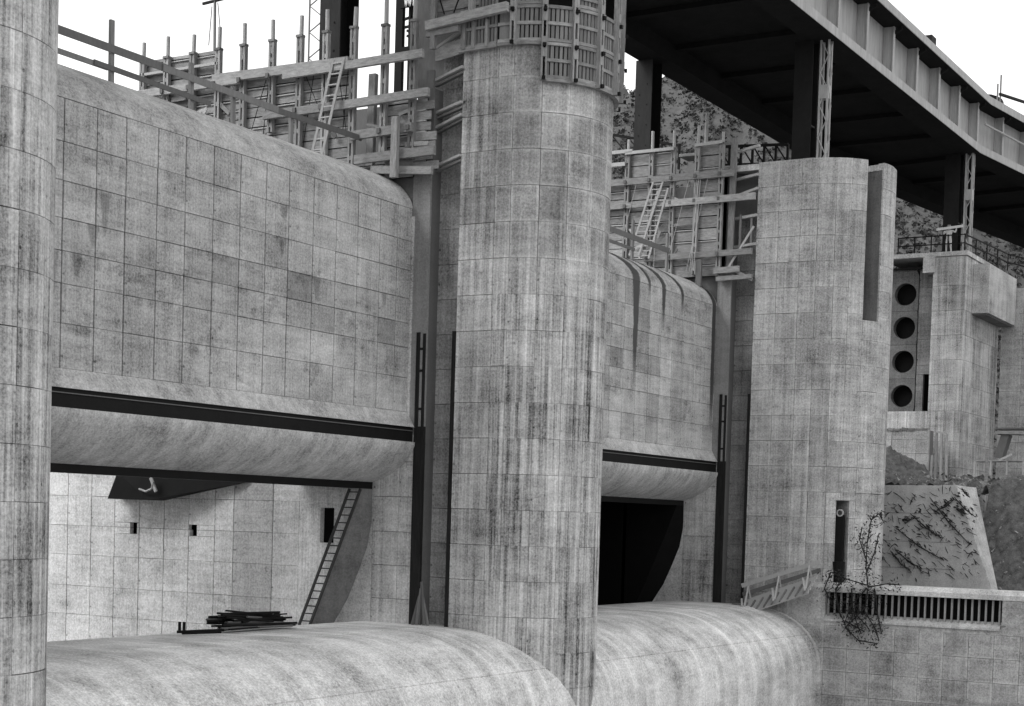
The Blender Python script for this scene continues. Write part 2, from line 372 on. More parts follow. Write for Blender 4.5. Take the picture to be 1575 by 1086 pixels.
# ------------------------------------------------------------------ piers
ZTOP = [19.68+LIFT*2-LIFT*i for i in range(24)][::-1]        # lift joints
def pier_plan(xl, xr, cx, cy, R, ybk, inset, slot=True, y0=None):
    pl = [(xl+inset, ybk)]
    if slot: pl += [(xl+inset, 33.25), (xl+.75, 33.25), (xl+.75, 32.0), (xl+inset, 32.0)]
    pl += arc(cx, cy, R-inset, -180, 0, 24) + [(xr-inset, ybk)]
    return pl
def steel_guides(parent, xl, ztop):
    # twin rails on the breast side of the slot, single rail on the nose side
    MB().box((xl-.03, 33.52, 7.3), (xl+.1, 33.68, ztop)).build('guide_rail', 'guide', parent)
    MB().box((xl-.03, 33.27, 7.3), (xl+.1, 33.39, ztop-.05)).build('guide_rail', 'guide', parent)
    for z in (7.9, 9.3, 10.1): 
        if z < ztop: MB().box((xl-.02, 33.39, z), (xl+.05, 33.52, z+.09)).build('spacer', 'guide', parent)
    MB().box((xl-.04, 33.25, -.02), (xl+.1, 33.68, 7.3)).build('guide_plate', 'guide', parent)
    MB().box((xl-.03, 31.98, -.02), (xl+.12, 32.12, ztop)).build('guide_rail', 'guide', parent)
A9 = [-180, -167.5, -146.5, -125.5, -104.5, -83.5, -62.5, -41.5, -20.5, 0]
XL = X0+.45
# left pier
p = thing('concrete_pier', 'tall rounded concrete pier cut off by the left edge of the picture', 'pier', (XL+RN, YC, -9), 'spillway piers')
MB().prism_z(pier_plan(XL, XL+2*RN, XL+RN, YC, RN, 60, .1, False), -9.4, 29).build('core', 'core', p)
zz = [14.29+LIFT*k for k in range(-17, 11)]
panels_nose(p, XL+RN, YC, RN, [-146.5, -125.5, -104.5, -86, -65, -41.5, -20.5, 0], zz, streakf=lambda z: 1.5, tonef=lambda a, z: random.uniform(.96, 1.02), edge=.3)
panels_plane(p, 'Y', YC, [XL+2*RN-.1, XL+2*RN-.05], [0, 1]) if False else None
# centre pier
pc = thing('concrete_pier', 'round-nosed concrete pier in the centre with timber shutters round its top', 'pier', (X1+RN, YC, -9), 'spillway piers')
MB().prism_z(pier_plan(X1, X1+2*RN, X1+RN, YC, RN, 34.0, .1), -9.4, 19.62).build('core', 'core', pc)
MB().prism_z([(X1+.1, 33.99), (X1+2*RN-.1, 33.99), (X1+2*RN-.1, 60), (X1+.1, 60)], -9.4, 16.9).build('rear_core', 'core', pc)
def tone_c(a, z):
    t = random.uniform(.95, 1.03)
    if z > 13.5: t *= random.uniform(.68, .98)
    if z < 12 and -135 < a < -110: t *= .88
    return t
def streak_c(z): return .55 if z > 15 else (1.1 if z > 12 else 1.7)
zc = [z for z in ZTOP if -4.8 < z < 19.8]
panels_nose(pc, X1+RN, YC, RN, A9, [z for z in zc if z < 13.4], tonef=tone_c, streakf=streak_c, edge=.4, gap=.012)
panels_nose(pc, X1+RN, YC, RN, A9, [z for z in zc if z > 13.2], tonef=tone_c, streakf=streak_c, edge=2.6)
panels_nose(pc, X1+RN, YC, RN, [-180, -167.5, -146.5], [19.68, 20.96], tonef=tone_c, streakf=streak_c)
MB().prism_z(arc(X1+RN, YC, RN-.1, -180, -90, 14)+[(X1+RN, YC)], 19.62, 20.9).build('raised_lift', 'core', pc)
panels_plane(pc, 'X', X1, [YC+.0, 31.98], zc+[20.96], tonef=lambda a, z: tone_c(-180, z)*.95, streak=1.2)
panels_plane(pc, 'X', X1+.65, [31.99, 33.26], [z for z in ZTOP if -1.5 < z < 21.2], mat='panel', t=.1, tonef=lambda a, z: random.uniform(.62, .72), streak=.5, edge=.3)  # low tone paints the slot's shade into these panels
MB().box((X1, 33.26, 7), (X1+.15, 34.02, 17)).build('slot_jamb', 'slot', pc)
MB().box((X1+.66, 31.6, 19.62), (X1+1.1, 34.6, 23.6)).build('slot_form', 'wood_d', pc)
MB().cyl((X1-.02, 33.98, 7.6), (X1-.02, 33.98, 15.0), .07, n=10).build('corner_bead', 'cap', pc, smooth=True)
panels_plane(pc, 'X', X1, [33.26, 34.3, 35.47], [-.4, .9, 2.15, 3.4, 4.7, 6.0, 7.25], tonef=lambda a, z: random.uniform(.92, 1.02), streak=.9, edge=.2)
steel_guides(pc, X1, 10.75)
# right pier
p3 = thing('concrete_pier', 'round-nosed pier at the right carrying a lattice bridge column, narrow niche at its foot', 'pier', (X3+R3, YC3, -9), 'spillway piers')
XC3 = X3+R3
MB().prism_z([(X3+.1, 60), (X3+.1, 33.25), (X3+.75, 33.25), (X3+.75, 32.0), (X3+1.0, YC3)]+arc(XC3, YC3, R3-1.2, -180, 0, 20)+[(X3+2*R3-.3, YC3), (X3+2*R3-.3, 60)], -9.4, 16.9).build('core', 'core', p3)
MB().prism_z([(X3+.12, 33.98), (X3+.75, 33.98), (X3+.75, 32.0), (X3+1.0, YC3)]+arc(XC3, YC3, R3-1.2, -180, 0, 20)+[(X3+2*R3-.3, YC3), (X3+2*R3-.3, 33.98)], 16.9, 22.1).build('upper_core', 'core', p3)
Z3 = [22.45-LIFT*k for k in range(21)][::-1]
A3 = [-180, -166, -151.5, -139, -124.9, -107, -90, -73, -56, -38, -19, 0]
H3 = [(-142.3, -131.0, 1.25, 5.42), (-124.9, -107, 14.5, 23)]
def tone_3(a, z):
    t = random.uniform(.88, 1.03)
    if -160 < a < -135 and -1 < z < 12 and random.random() < .4: t *= .8
    if z > 14 and random.random() < .15: t *= .85
    if a > -130: t *= 1.06
    return t
panels_nose(p3, XC3, YC3, R3, A3, Z3, H3, t=.35, tonef=tone_3, streakf=lambda z: .7, edge=1.0)
panels_plane(p3, 'X', X3, [YC3, 30.8, 31.98], Z3, tonef=lambda a, z: tone_3(-170, z)*.93, streak=.7, t=.3)
panels_plane(p3, 'X', X3+.65, [31.99, 33.26], [z for z in ZTOP if -1.5 < z < 20], t=.1, tonef=lambda a, z: random.uniform(.42, .5), streak=.5, edge=.2)  # lower tone again carries the shade of this slot
MB().box((X3, 33.26, 7), (X3+.15, 34.02, 17)).build('slot_jamb', 'slot', p3)
panels_plane(p3, 'X', X3, [33.26, 34.3, 35.47], [-.4, .9, 2.15, 3.4, 4.7, 6.0, 7.25], tonef=lambda a, z: random.uniform(.86, .96), streak=.9, edge=.2)
steel_guides(p3, X3, 10.75)
# pier top cap, notch linings
MB().prism_z(arc(XC3, YC3, R3-.02, -180, -124.9, 10)+[(XC3-1.2, YC3-.9), (XC3-.6, YC3-1.1)]+arc(XC3, YC3, R3-.02, -107, 0, 14)+[(X3+2*R3-.02, 33.9), (X3+.02, 33.9)], 22.1, 22.4).build('top_slab', 'cap', p3)
a1 = math.radians(-107); a0 = math.radians(-124.9)
def rad(a, r): return (XC3+r*math.cos(a), YC3+r*math.sin(a))
MB().prism_z([rad(a1, R3-.1), rad(a1, R3-1.25), rad(a1+.1, R3-1.25), rad(a1+.1, R3-.1)], 14.5, 22.3).build('notch_cheek', 'shade_dark', p3)  # dark colour paints the shade on this inner face of the notch
MB().prism_z([rad(a0, R3-.3), rad(a0, R3-1.25), rad(a0-.1, R3-1.25), rad(a0-.1, R3-.3)], 14.5, 22.3).build('notch_cheek', 'slot', p3)
MB().prism_z([rad(a0-.05, R3-.32), rad(a1+.05, R3-.32), rad(a1+.05, R3-1.25), rad(a0-.05, R3-1.25)], 13.9, 14.5).build('notch_sill', 'cap', p3)
# niche lining, hanging hook and sack in it
an0, an1 = math.radians(-142.3), math.radians(-131)
MB().prism_z([rad(an0, R3-.33), rad(an0-.06, R3-.33), rad(an0-.06, R3-1.3), rad(an0, R3-1.3)], 1.2, 5.5).build('niche_cheek', 'slot', p3)
MB().prism_z([rad(an1, R3-.33), rad(an1+.06, R3-.33), rad(an1+.06, R3-1.3), rad(an1, R3-1.3)], 1.2, 5.5).build('niche_cheek', 'cap', p3)

# ------------------------------------------------------------------ breast walls (bays one and two)
TOPP = [(34.0, 15.28), (34.05, 15.5), (34.14, 15.66), (34.28, 15.85), (34.52, 16.1), (34.9, 16.36), (35.4, 16.62), (36.0, 16.85), (36.7, 16.98), (38.4, 17.02)]
LIPP = [(33.62, 6.72), (33.63, 6.58), (33.70, 6.42), (33.82, 6.24), (34.0, 6.04), (34.28, 5.8), (34.62, 5.58), (35.0, 5.4), (35.5, 5.23)]
def breast(label, xa, xb, cols, rows, tonef, extra):
    t = thing('breast_wall', label, 'wall', ((xa+xb)/2, 34, 5), 'breast walls over the spillway bays')
    MB().prism_x([(34.1, 7.6), (34.1, 15.3), (35, 16.2), (38.3, 16.9), (38.3, 5.3), (35.6, 5.3)], xa, xb).build('core', 'core', t)
    MB().prism_x(TOPP+[(38.4, 15.9), (34.2, 15.28)], xa, xb-.02, 40).build('top_curve', 'cap', t, smooth=True)
    panels_plane(t, 'Y', 34.0, cols, rows, mat='breast', tonef=tonef, streak=.8, wob=.004, gap=.055, gapv=.022)
    MB().prism_x([(34.0, 7.83), (33.66, 7.27), (34.3, 7.27), (34.3, 7.83)], xa, xb-.04, 30).build('skirt', 'cap', t)
    MB().prism_x([(33.74, 7.265), (33.74, 6.725), (34.2, 6.725), (34.2, 7.265)], xa, xb-.02).build('seal_beam', 'steel', t)
    MB().prism_x([(33.70, 7.15), (33.70, 7.12), (33.76, 7.12), (33.76, 7.15)], xa, xb-.02).build('seal_strip', 'steel_m', t)
    MB().prism_x(LIPP+[(35.6, 5.6), (34.3, 6.72)], xa, xb-.02, 30).build('lip', 'lip', t, smooth=True)
    MB().prism_x([(35.5, 5.22), (35.5, 4.97), (35.9, 4.97), (35.9, 5.4)], xa, xb-.02).build('lower_seal', 'steel', t)
    return t
rowsB = [7.83, 9.08, 10.18, 11.08, 11.98, 13.01, 14.08, 15.27]
colsB = [X0+2*RN+.02, 28.5, 29.76, 31.02, 32.28, 33.53, 34.69, 36.0, 37.21, 38.48, 39.74, 41.01, 42.18, 43.5, 44.77, 46.02, 47.35, 48.43, X1-.03]
DK = {(9, 3): .66, (6, 3): .74, (10, 2): .8, (13, 2): .72, (5, 2): .85, (5, 3): .85, (9, 2): .84}
def tone_b(u, z):
    i = max(k for k in range(len(colsB)-1) if colsB[k] <= u) - 3; j = max(k for k in range(len(rowsB)-1) if rowsB[k] <= z)
    t = random.uniform(.93, 1.04)
    if j in (2, 3, 4): t *= random.uniform(.86, 1.04)
    return t*DK.get((i, j), 1.0)
b1 = breast('long panelled concrete breast wall between left pier and centre pier', X0+2*RN, X1, colsB, rowsB, tone_b, 1)
colsB2 = steps(X1+2*RN+.02, X3-.03, 17)
def tone_b2(u, z): 
    t = random.uniform(.92, 1.06)
    if u < 71 and random.random() < .4: t *= random.uniform(.72, .9)
    return t
b2 = breast('breast wall streaked with wet stains between centre pier and right pier', X1+2*RN, X3, colsB2, rowsB, tone_b2, 2)
def profile_strip(parent, name, x, w0, w1, pts, mat, off=.012):
    """thin irregular film following the wall profile; pts (y,z) from the top down"""
    mb = MB(); n = len(pts); vs = []
    for i, (y, z) in enumerate(pts):
        wd = (w0+(w1-w0)*i/(n-1))*1.5; j = 0; k = 1
        vs += [(x-wd*k/2+j, y-off, z+off*.7), (x+wd*k/2+j, y-off, z+off*.7)]
    mb.add(vs, [(2*i, 2*i+1, 2*i+3, 2*i+2) for i in range(n-1)]); o = mb.build(name, mat, parent); uvset(o.data, [(k % 2, 1-(k//2)/(n-1)) for k in range(2*n)]); return o
def tpts(zlow): return [p_ for p_ in TOPP[::-1][1:]] + [(34.0, z) for z in [15.2-k*.35 for k in range(1, 60)] if z > zlow]
for px, py, zl, wa, wb in ((978, 480, 9.6, .95, .12), (1000, 420, 14.2, .5, .15), (1022, 430, 13.0, .75, .12), (1050, 450, 14.1, .55, .2)):
    x = P(px, py, 1, 34.0).x; profile_strip(b2, 'water_stain', x, wa, wb, tpts(zl), 'stain')
for k in range(9):
    x = random.uniform(29, 48.5); za = random.choice((12.0, 13.0, 14.1, 11.1)); profile_strip(b1, 'run_off', x, random.uniform(.2, .5), .1, [(34.0, za-.12*i) for i in range(random.randint(5, 14))], 'runoff')
profile_strip(b2, 'wet_joint', X3-.35, .45, .4, tpts(7.9), 'stain')
# ------------------------------------------------------------------ crest (weir) of both bays
CR = [(36.3, -3.0), (36.0, -.12), (35.8, 0.0), (33.6, 0), (32.37, 0), (32.36, -.06), (32.31, -.06), (32.30, -.008), (31.7, -.012), (31.2, -.035), (30.7, -.10), (30.2, -.22), (29.7, -.38), (29.69, -.42), (29.66, -.43), (29.65, -.40), (29.2, -.62), (28.75, -.92), (28.35, -1.3), (28.36, -1.34), (28.34, -1.37), (28.31, -1.36), (28.05, -1.72), (27.85, -2.2), (27.73, -2.75), (27.68, -3.3), (27.66, -4.5), (27.66, -9.4), (36.3, -9.4)]
for lab, xa, xb in (('broad rounded concrete crest in the foreground left of the centre pier', X0+RN, X1+RN), ('smooth rounded crest with pale streaks between centre pier and grille wall', X1+RN+.01, X3-.01)):
    o = MB().prism_x(CR, xa, xb, 60).build('spillway_crest', 'crest', smooth=True, at=((xa+xb)/2, 31, -9.4))
    tag(o, lab, 'crest', 'spillway crests')

# ------------------------------------------------------------------ conduit walls behind the breast walls
XI = X1-.8
C1 = [(35.51, 5.3), (35.5, 4.5), (35.5, 3.81), (35.67, 2.82), (36.07, 1.83), (36.52, .82), (37.13, -.13), (37.6, -.8)]
C2 = [(35.5, 5.3), (35.52, 5.0), (35.98, 3.81), (36.38, 2.82), (36.8, 1.83), (37.22, .82), (37.66, -.13), (37.95, -.8)]
def conduit(parent, xf, depth_y, mat, holes, zt, dark):
    xi = xf-.8
    m = MB()
    vs = [(xf, y, z) for y, z in C1]+[(xi, y, z) for y, z in C2]; n = len(C1)
    m.add(vs, [(i, i+1, n+i+1, n+i) for i in range(n-1)]); m.build('shaded_flare', 'wood_d' if not dark else 'black', parent, smooth=True)
    poly = C2+[(40.2, -.8), (40.2, 5.6)]
    m = MB(); k = len(poly)
    m.add([(xi, y, z) for y, z in poly]+[(xi+.25, y, z) for y, z in poly], [tuple(range(k))]+[(i, (i+1) % k, k+(i+1) % k, k+i) for i in range(k)])
    return m
# bay one: pale wall, open to the sky behind
cw = thing('conduit_wall', 'pale panelled wall inside the bay seen under the breast wall', 'wall', (XI, 45, -4))
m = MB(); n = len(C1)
m.add([(X1-.005, y, z) for y, z in C1]+[(XI, y, z) for y, z in C2], [(i, i+1, n+i+1, n+i) for i in range(n-1)]); m.build('shaded_flare', 'shade_dark', cw, smooth=True)  # flared face coloured dark for the shade below the breast wall
for o_, xf in ((cw, X1), (None, X3)):
    pg = C1+[(35.47, -.8), (35.47, 5.3)]
    mm = MB(); kk = len(pg); mm.add([(xf, y, z) for y, z in pg]+[(xf+.2, y, z) for y, z in pg], [tuple(range(kk))]+[(i, (i+1) % kk, kk+(i+1) % kk, kk+i) for i in range(kk)])
    mm.build('curved_jamb', 'cap', pc if xf == X1 else p3)
cY = [36.4, 38.3, 39.59, 41.54, 42.5, 43.85, 45.16, 46.5, 47.87, 49.19, 50.54, 51.73, 53.1, 54.5]
rZ = [-3.0, -1.8, -.51, .69, 1.98, 3.2, 4.43, 5.7, 7.0]
def clip_front(z):     # front edge of the wall plate at height z
    for (ya, za), (yb, zb) in zip(C2[:-1], C2[1:]):
        if zb <= z <= za: return ya+(yb-ya)*(za-z)/(za-zb)
    return C2[-1][0] if z < C2[-1][1] else C2[0][0]
holeY = [(46.64, 46.99, 2.94, 3.4), (43.43, 43.78, 2.95, 3.4), (36.66, 37.31, 2.9, 4.22)]
m = MB()                # plate between the flared strip and the first full panel column, built in strips round the doorway
zs_ = [-.8, -.13, .82, 1.83, 2.82, 2.9, 3.81, 4.22, 5.0, 5.6]
for za, zb in zip(zs_[:-1], zs_[1:]):
    spans = [(None, 38.3)] if not (2.85 < za < 4.2) else [(None, 36.66), (37.31, 38.3)]
    for sa, sb in spans:
        y0a, y0b = (clip_front(za), clip_front(zb)) if sa is None else (sa, sa)
        y0a, y0b = min(y0a, sb), min(y0b, sb)
        m.add([(XI, y0a, za), (XI, sb, za), (XI, sb, zb), (XI, y0b, zb), (XI+.25, y0a, za), (XI+.25, sb, za), (XI+.25, sb, zb), (XI+.25, y0b, zb)],
              [(0, 1, 2, 3), (7, 6, 5, 4), (0, 4, 5, 1), (1, 5, 6, 2), (2, 6, 7, 3), (3, 7, 4, 0)])
pl_ = m.build('front_plate', 'inner', cw); pl_.color = (.86, 1, 0, 1)
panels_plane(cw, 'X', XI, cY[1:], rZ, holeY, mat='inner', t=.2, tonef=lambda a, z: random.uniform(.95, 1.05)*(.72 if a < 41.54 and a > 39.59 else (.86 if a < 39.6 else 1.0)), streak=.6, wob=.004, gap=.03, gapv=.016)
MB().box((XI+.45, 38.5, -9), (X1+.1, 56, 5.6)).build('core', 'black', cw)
MB().box((XI+.27, 36.55, 2.8), (XI+.31, 37.5, 4.35)).build('doorway_back', 'black', cw)  # black sheet stands in for the dark depth of the doorway
structure(MB().box((X0+2*RN, 35.7, -9.4), (X1, 90, -3)).build('spillway_floor', 'cap'))
# bay two: roofed, with near-black colour painted in for its darkness
cv = thing('conduit_lining', 'conduit interior with its shade painted black under the right breast wall', 'conduit', (X3-10, 45, -4))
m = MB(); m.add([(X3-.005, y, z) for y, z in C1]+[(X3-.8, y, z) for y, z in C2], [(i, i+1, n+i+1, n+i) for i in range(n-1)]); m.build('shaded_flare', 'black', cv, smooth=True)
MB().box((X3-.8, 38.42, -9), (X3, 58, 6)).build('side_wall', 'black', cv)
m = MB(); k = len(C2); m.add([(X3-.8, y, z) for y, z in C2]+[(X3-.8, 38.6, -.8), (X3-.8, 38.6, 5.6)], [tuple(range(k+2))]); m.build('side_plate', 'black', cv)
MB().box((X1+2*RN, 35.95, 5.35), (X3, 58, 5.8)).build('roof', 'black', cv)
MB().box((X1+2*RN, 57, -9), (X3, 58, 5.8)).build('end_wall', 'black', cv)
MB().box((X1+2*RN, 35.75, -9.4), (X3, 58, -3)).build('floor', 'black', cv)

# trunnion bracket on the pale wall
tb = thing('steel_bracket', 'black wedge-shaped steel bracket bolted to the pale wall under the breast wall', 'bracket', (XI, 45.5, 4.3))
q = [P(205, 728, 0, XI), P(190, 768, 0, XI), P(252, 770, 0, XI), P(385, 741, 0, XI), P(385, 728, 0, XI)]
m = MB(); vs = [(XI-.9 if i < 3 else XI-.1, v.y, v.z) for i, v in enumerate(q)]+[(XI+.01, v.y, v.z) for v in q]
m.add(vs, [(4, 3, 2, 1, 0), (5, 6, 7, 8, 9)]+[(i, (i+1) % 5, 5+(i+1) % 5, 5+i) for i in range(5)]); m.build('body', 'steel', tb)
a = P(232, 735, 0, XI-.95); b_ = P(240, 756, 0, XI-.95); timber('brace', a, b_, .08, .12, 'pole', tb)
hp = [P(x, y, 0, XI-.98) for x, y in ((232, 732), (236, 742), (233, 752), (224, 756), (214, 752))]
m = MB()
for u_, v_ in zip(hp[:-1], hp[1:]): m.cyl(u_, v_, .04, n=6)
m.build('hose', 'pole', tb)
cb = thing('concrete_corbel', 'pale sloping concrete corbel above the black steel bracket', 'corbel', (XI, 47.5, 4.4))
m = MB(); q = [P(168, 728, 0, XI-.3), P(172, 755, 0, XI-.3), P(190, 767, 0, XI-.3), P(203, 730, 0, XI-.3)]
m.add([(XI-.35, v.y, v.z) for v in q]+[(XI+.01, v.y, v.z) for v in q], [(3, 2, 1, 0), (4, 5, 6, 7)]+[(i, (i+1) % 4, 4+(i+1) % 4, 4+i) for i in range(4)])
o = m.build('corbel_block', 'inner', cb); o.color = (1.05, 1, 0, 1)

# ------------------------------------------------------------------ ladders
def ladder(label, p0, p1, wvec, n, mat='pole', group='timber ladders', rw=.07):
    p0, p1, wv = Vector(p0), Vector(p1), Vector(wvec)
    t = thing('ladder', label, 'ladder', p0, group)
    for s_ in (-.5, .5): timber('rail', p0+wv*s_, p1+wv*s_, rw, rw*1.3, mat, t)
    for i in range(n):
        c = p0+(p1-p0)*((i+.6)/n); timber('rung', c-wv*.5, c+wv*.5, .045, .045, mat, t)
    return t
ladder('tall timber ladder leaning in the mouth of the left bay', P(468, 962, 0, XI-.3), P(546, 752, 0, XI-.15), (0, -.5, 0), 18, 'ladder')
ladder('long pole ladder leaning on the left timber formwork', P(487, 240, 0, X1-1.0), P(521, 90, 0, X1-.75), (0, -.5, 0), 9, 'pole')
ladder('near timber ladder of the pair on the right formwork', P(975, 393, 0, X3-1.1), P(1012, 280, 0, X3-.8), (.1, -.5, 0), 14, 'pole')
ladder('far timber ladder of the pair on the right formwork', P(990, 398, 0, X3-.95), P(1020, 290, 0, X3-.7), (.1, -.5, 0), 14, 'pole')

# ------------------------------------------------------------------ timber formwork on the pier sides
def strongback(parent, X, Y, z0, zc, zt, slots=True):
    """pair of uprights with spacers, clamp and a round pole above"""
    m = MB()
    for dy in (-.085, .085): m.box((X-.16, Y+dy-.045, z0), (X+.02, Y+dy+.045, zc))
    z = z0+.2
    while z < zc: m.box((X-.15, Y-.045, z), (X, Y+.045, z+.16)); z += .62
    s_ = m.build('strongback', 'woodv', parent)
    MB().cyl((X-.05, Y+random.uniform(-.02, .02), zc-.5), (X-.05+random.uniform(-.03, .03), Y+random.uniform(-.03, .03), zt), .085, .08, 8).build('pole', 'pole', s_, smooth=True)
    MB().box((X-.2, Y-.145, zc-.05), (X+.03, Y+.145, zc+.04)).build('clamp', 'wood_d', s_)
    return s_
def sheath(parent, X, ya, yb, z0, z1, h=.385, lap=.06):
    z = z0
    MB().box((X+.03, ya, z0), (X+.06, yb, z1)).build('backing_sheet', 'steel', parent)  # dark sheet added so the plank gaps read as shadow lines
    while z < z1-.1:
        hh = min(h, z1-z); j = random.uniform(-.01, .01); g_ = random.uniform(.03, .055)
        timber('plank', (X-.01+j, ya+.01, z+hh/2), (X-.01+j, yb-.01, z+hh/2+random.uniform(-.012, .012)), .04, hh-g_, 'wood', parent, up=(random.uniform(-.01, .05), 0, 1))
        if random.random() < .6: timber('batten', (X-.06, ya+.02, z+hh-.06), (X-.06, yb-.02, z+hh-.06+random.uniform(-.012, .012)), .06, .045, 'pole', parent)
        z += h
def bolt(parent, X, Y, z):
    MB().box((X-.07, Y-.07, z-.09), (X, Y+.07, z+.09)).build('clamp', 'steel_m', parent)
XF = X1-.2
fw = thing('timber_formwork', 'wall of timber formwork with tall uprights above the left breast wall', 'formwork', (XF, 40, 17), 'timber formwork on the piers')
SB = [47.2, 45.9, 44.52, 43.2, 41.92, 40.49, 39.14, 37.9, 36.61, 35.18, 33.9]
for i, y in enumerate(SB):
    strongback(fw, XF-.1, y, 17.0 if i % 2 == 0 else (18.6 if i in (5,) else 17.2), 22.1 if i < 9 else 22.0, 22.9+random.uniform(-.06, .08))
for i in range(len(SB)-1):
    ya, yb = SB[i+1]+.0, SB[i]
    zt = 22.15 if i < 3 else 20.95
    if i == 8: sheath(fw, XF, ya, yb, 16.2, 17.0); continue
    if i == 9: sheath(fw, XF, ya, yb, 16.4, 19.45); continue
    sheath(fw, XF, ya, yb, 16.6, zt)
sheath(fw, XF, 33.35, 33.9, 16.9, 19.2)
def waler(parent, X, ya, za, yb, zb, h=.3, d=.16, mat='wood', nm='waler'):
    return timber(nm, (X, ya, za), (X, yb, zb), d, h, mat, parent)
XW = XF-.36
waler(fw, XW, 47.3, 20.72, 42.0, 20.74); waler(fw, XW, 43.3, 20.9, 36.7, 20.82, .34); waler(fw, XW-.1, 39.7, 20.62, 33.3, 20.68, .3)
waler(fw, XW, 40.7, 19.22, 35.1, 19.24); waler(fw, XW-.1, 36.7, 19.2, 33.0, 19.28, .3)
waler(fw, XW, 36.5, 18.05, 33.75, 18.12, .32); waler(fw, XW, 36.3, 17.15, 32.75, 17.2, .33)
waler(fw, XW+.1, 35.6, 16.75, 32.9, 16.5, .28); waler(fw, XW+.15, 47.3, 21.55, 43.2, 21.55, .1, .1, 'pole', 'batten')
for y in SB: bolt(fw, XW-.08, y, 20.7)
for y in SB[6:]: bolt(fw, XW-.08, y, 19.25)
for y in SB[8:]: bolt(fw, XW-.08, y, 18.1)
for i in range(7):
    z = 16.75+i*.36; waler(fw, XF-.06, 33.9, z, random.uniform(32.75, 33.2), z+random.uniform(-.03, .03), .3, .05, 'wood', 'plank')
timber('post', (XW-.22, 34.35, 16.3), (XW-.2, 34.35, 18.5), .26, .2, 'woodv', fw, up=(1, 0, 0))
timber('post', (XF+.4, 33.55, 16.9), (XF+.4, 33.5, 20.3), .3, .14, 'wood_d', fw, up=(1, 0, 0))
timber('post', (XF+.2, 36.0, 16.8), (XF+.2, 35.95, 20.4), .3, .2, 'woodv', fw, up=(1, 0, 0))
MB().box((X1+2*RN-.3, 33.5, 16.9), (X1+2*RN, 48.5, 20.8)).build('far_shutter', 'wood_d', fw)
# ledgers across the gate slot
for za, zb in ((21.1, 21.55), (19.95, 20.2), (18.75, 18.95), (18.2, 18.5), (16.8, 17.05)):
    timber('ledger', (X1+.35, 33.4, za), (X1-.02, 31.95, zb), .2, .09, 'pole', fw); timber('ledger', (X1+.42, 33.4, za-.17), (X1+.06, 31.95, zb-.16), .16, .07, 'wood_d', fw)
timber('board', (X1+.3, 33.4, 20.9), (X1+.05, 32.0, 21.0), .06, .55, 'wood', fw)
# bay two side
for k in range(16):
    y = random.uniform(34, 46.5); z = random.uniform(17.1, 20.4); L_ = random.uniform(.5, 1.6); timber('scrap_board', (XF-.2, y, z), (XF-.22, y-L_*random.uniform(.2, 1), z+L_*random.uniform(-.5, .5)), .04, random.uniform(.08, .2), random.choice(('wood', 'wood_d', 'pole')), fw)
for k in range(9):
    y = random.uniform(34.5, 46); timber('tie_wire', (XF-.3, y, 20.6), (XF-.2, y+random.uniform(-.8, .8), random.uniform(17.2, 19)), .02, .02, 'steel', fw)
XG = X3-.2
fx = thing('timber_formwork', 'smaller stretch of timber formwork with ladders between centre and right piers', 'formwork', (XG, 37, 17), 'timber formwork on the piers')
SB2 = [40.6, 39.23, 37.84, 36.58, 35.21, 33.85]
for y in SB2: strongback(fx, XG-.1, y, 16.9, 23.5, 24.25+random.uniform(-.2, .3))
for i in range(5):
    ya, yb = SB2[i+1], SB2[i]
    if i == 0: sheath(fx, XG, ya, yb, 16.8, 21.9, .43)
    elif i == 3: sheath(fx, XG, ya, yb, 16.8, 20.85, .62)
    elif i == 4: sheath(fx, XG, ya, yb, 16.8, 23.6, .62)
    else: sheath(fx, XG, ya, yb, 16.8, 23.5, .6)
XV = XG-.36
waler(fx, XV, 41.2, 23.55, 38.9, 23.55, .18, .12, 'pole'); waler(fx, XV, 39.3, 23.45, 36.5, 23.45, .16, .12, 'pole'); waler(fx, XV, 35.3, 23.5, 33.8, 23.55, .16, .1, 'pole')
waler(fx, XV, 41.2, 21.95, 33.1, 21.92, .34); waler(fx, XV, 41.2, 20.7, 37.6, 20.7, .3); waler(fx, XV-.05, 37.6, 20.62, 31.85, 20.65, .34)
waler(fx, XV, 38.0, 17.85, 31.95, 17.9, .3); waler(fx, XV, 34.0, 17.0, 32.6, 17.05, .3); waler(fx, XV+.1, 33.9, 16.6, 31.95, 16.65, .22)
waler(fx, XV, 41.2, 22.9, 39.3, 22.9, .2, .1, 'pole')
for y in SB2[1:]:
    for z in (21.93, 20.66, 17.88): bolt(fx, XV-.08, y, z)
for z in (17.0, 16.7): waler(fx, XG-.05, 33.9, z, 33.0, z, .25, .06, 'wood', 'plank')
timber('post', (XV-.2, 34.75, 16.2), (XV-.2, 34.75, 17.6), .3, .16, 'wood_d', fx, up=(1, 0, 0))
timber('post', (XG+.1, 33.35, 16.9), (XG+.1, 33.3, 23.8), .32, .14, 'woodv', fx, up=(1, 0, 0))
for za, zb in ((23.15, 23.3), (21.75, 21.85), (20.9, 21.15), (19.75, 19.8), (18.3, 18.35)):
    timber('ledger', (X3+.3, 33.3, za), (X3-.05, 31.95, zb), .16, .13, 'pole', fx)
for k in range(10):
    y = random.uniform(34, 40); z = random.uniform(17.1, 21.4); L_ = random.uniform(.5, 1.6); timber('scrap_board', (XG-.2, y, z), (XG-.22, y-L_*random.uniform(.2, 1), z+L_*random.uniform(-.5, .5)), .04, random.uniform(.08, .2), random.choice(('wood', 'wood_d', 'pole')), fx)
for k in range(7):
    y = random.uniform(34.5, 39); timber('tie_wire', (XG-.35, y, 21.8), (XG-.8, y+random.uniform(-.2, 1.2), 17.0), .025, .025, 'pole', fx)
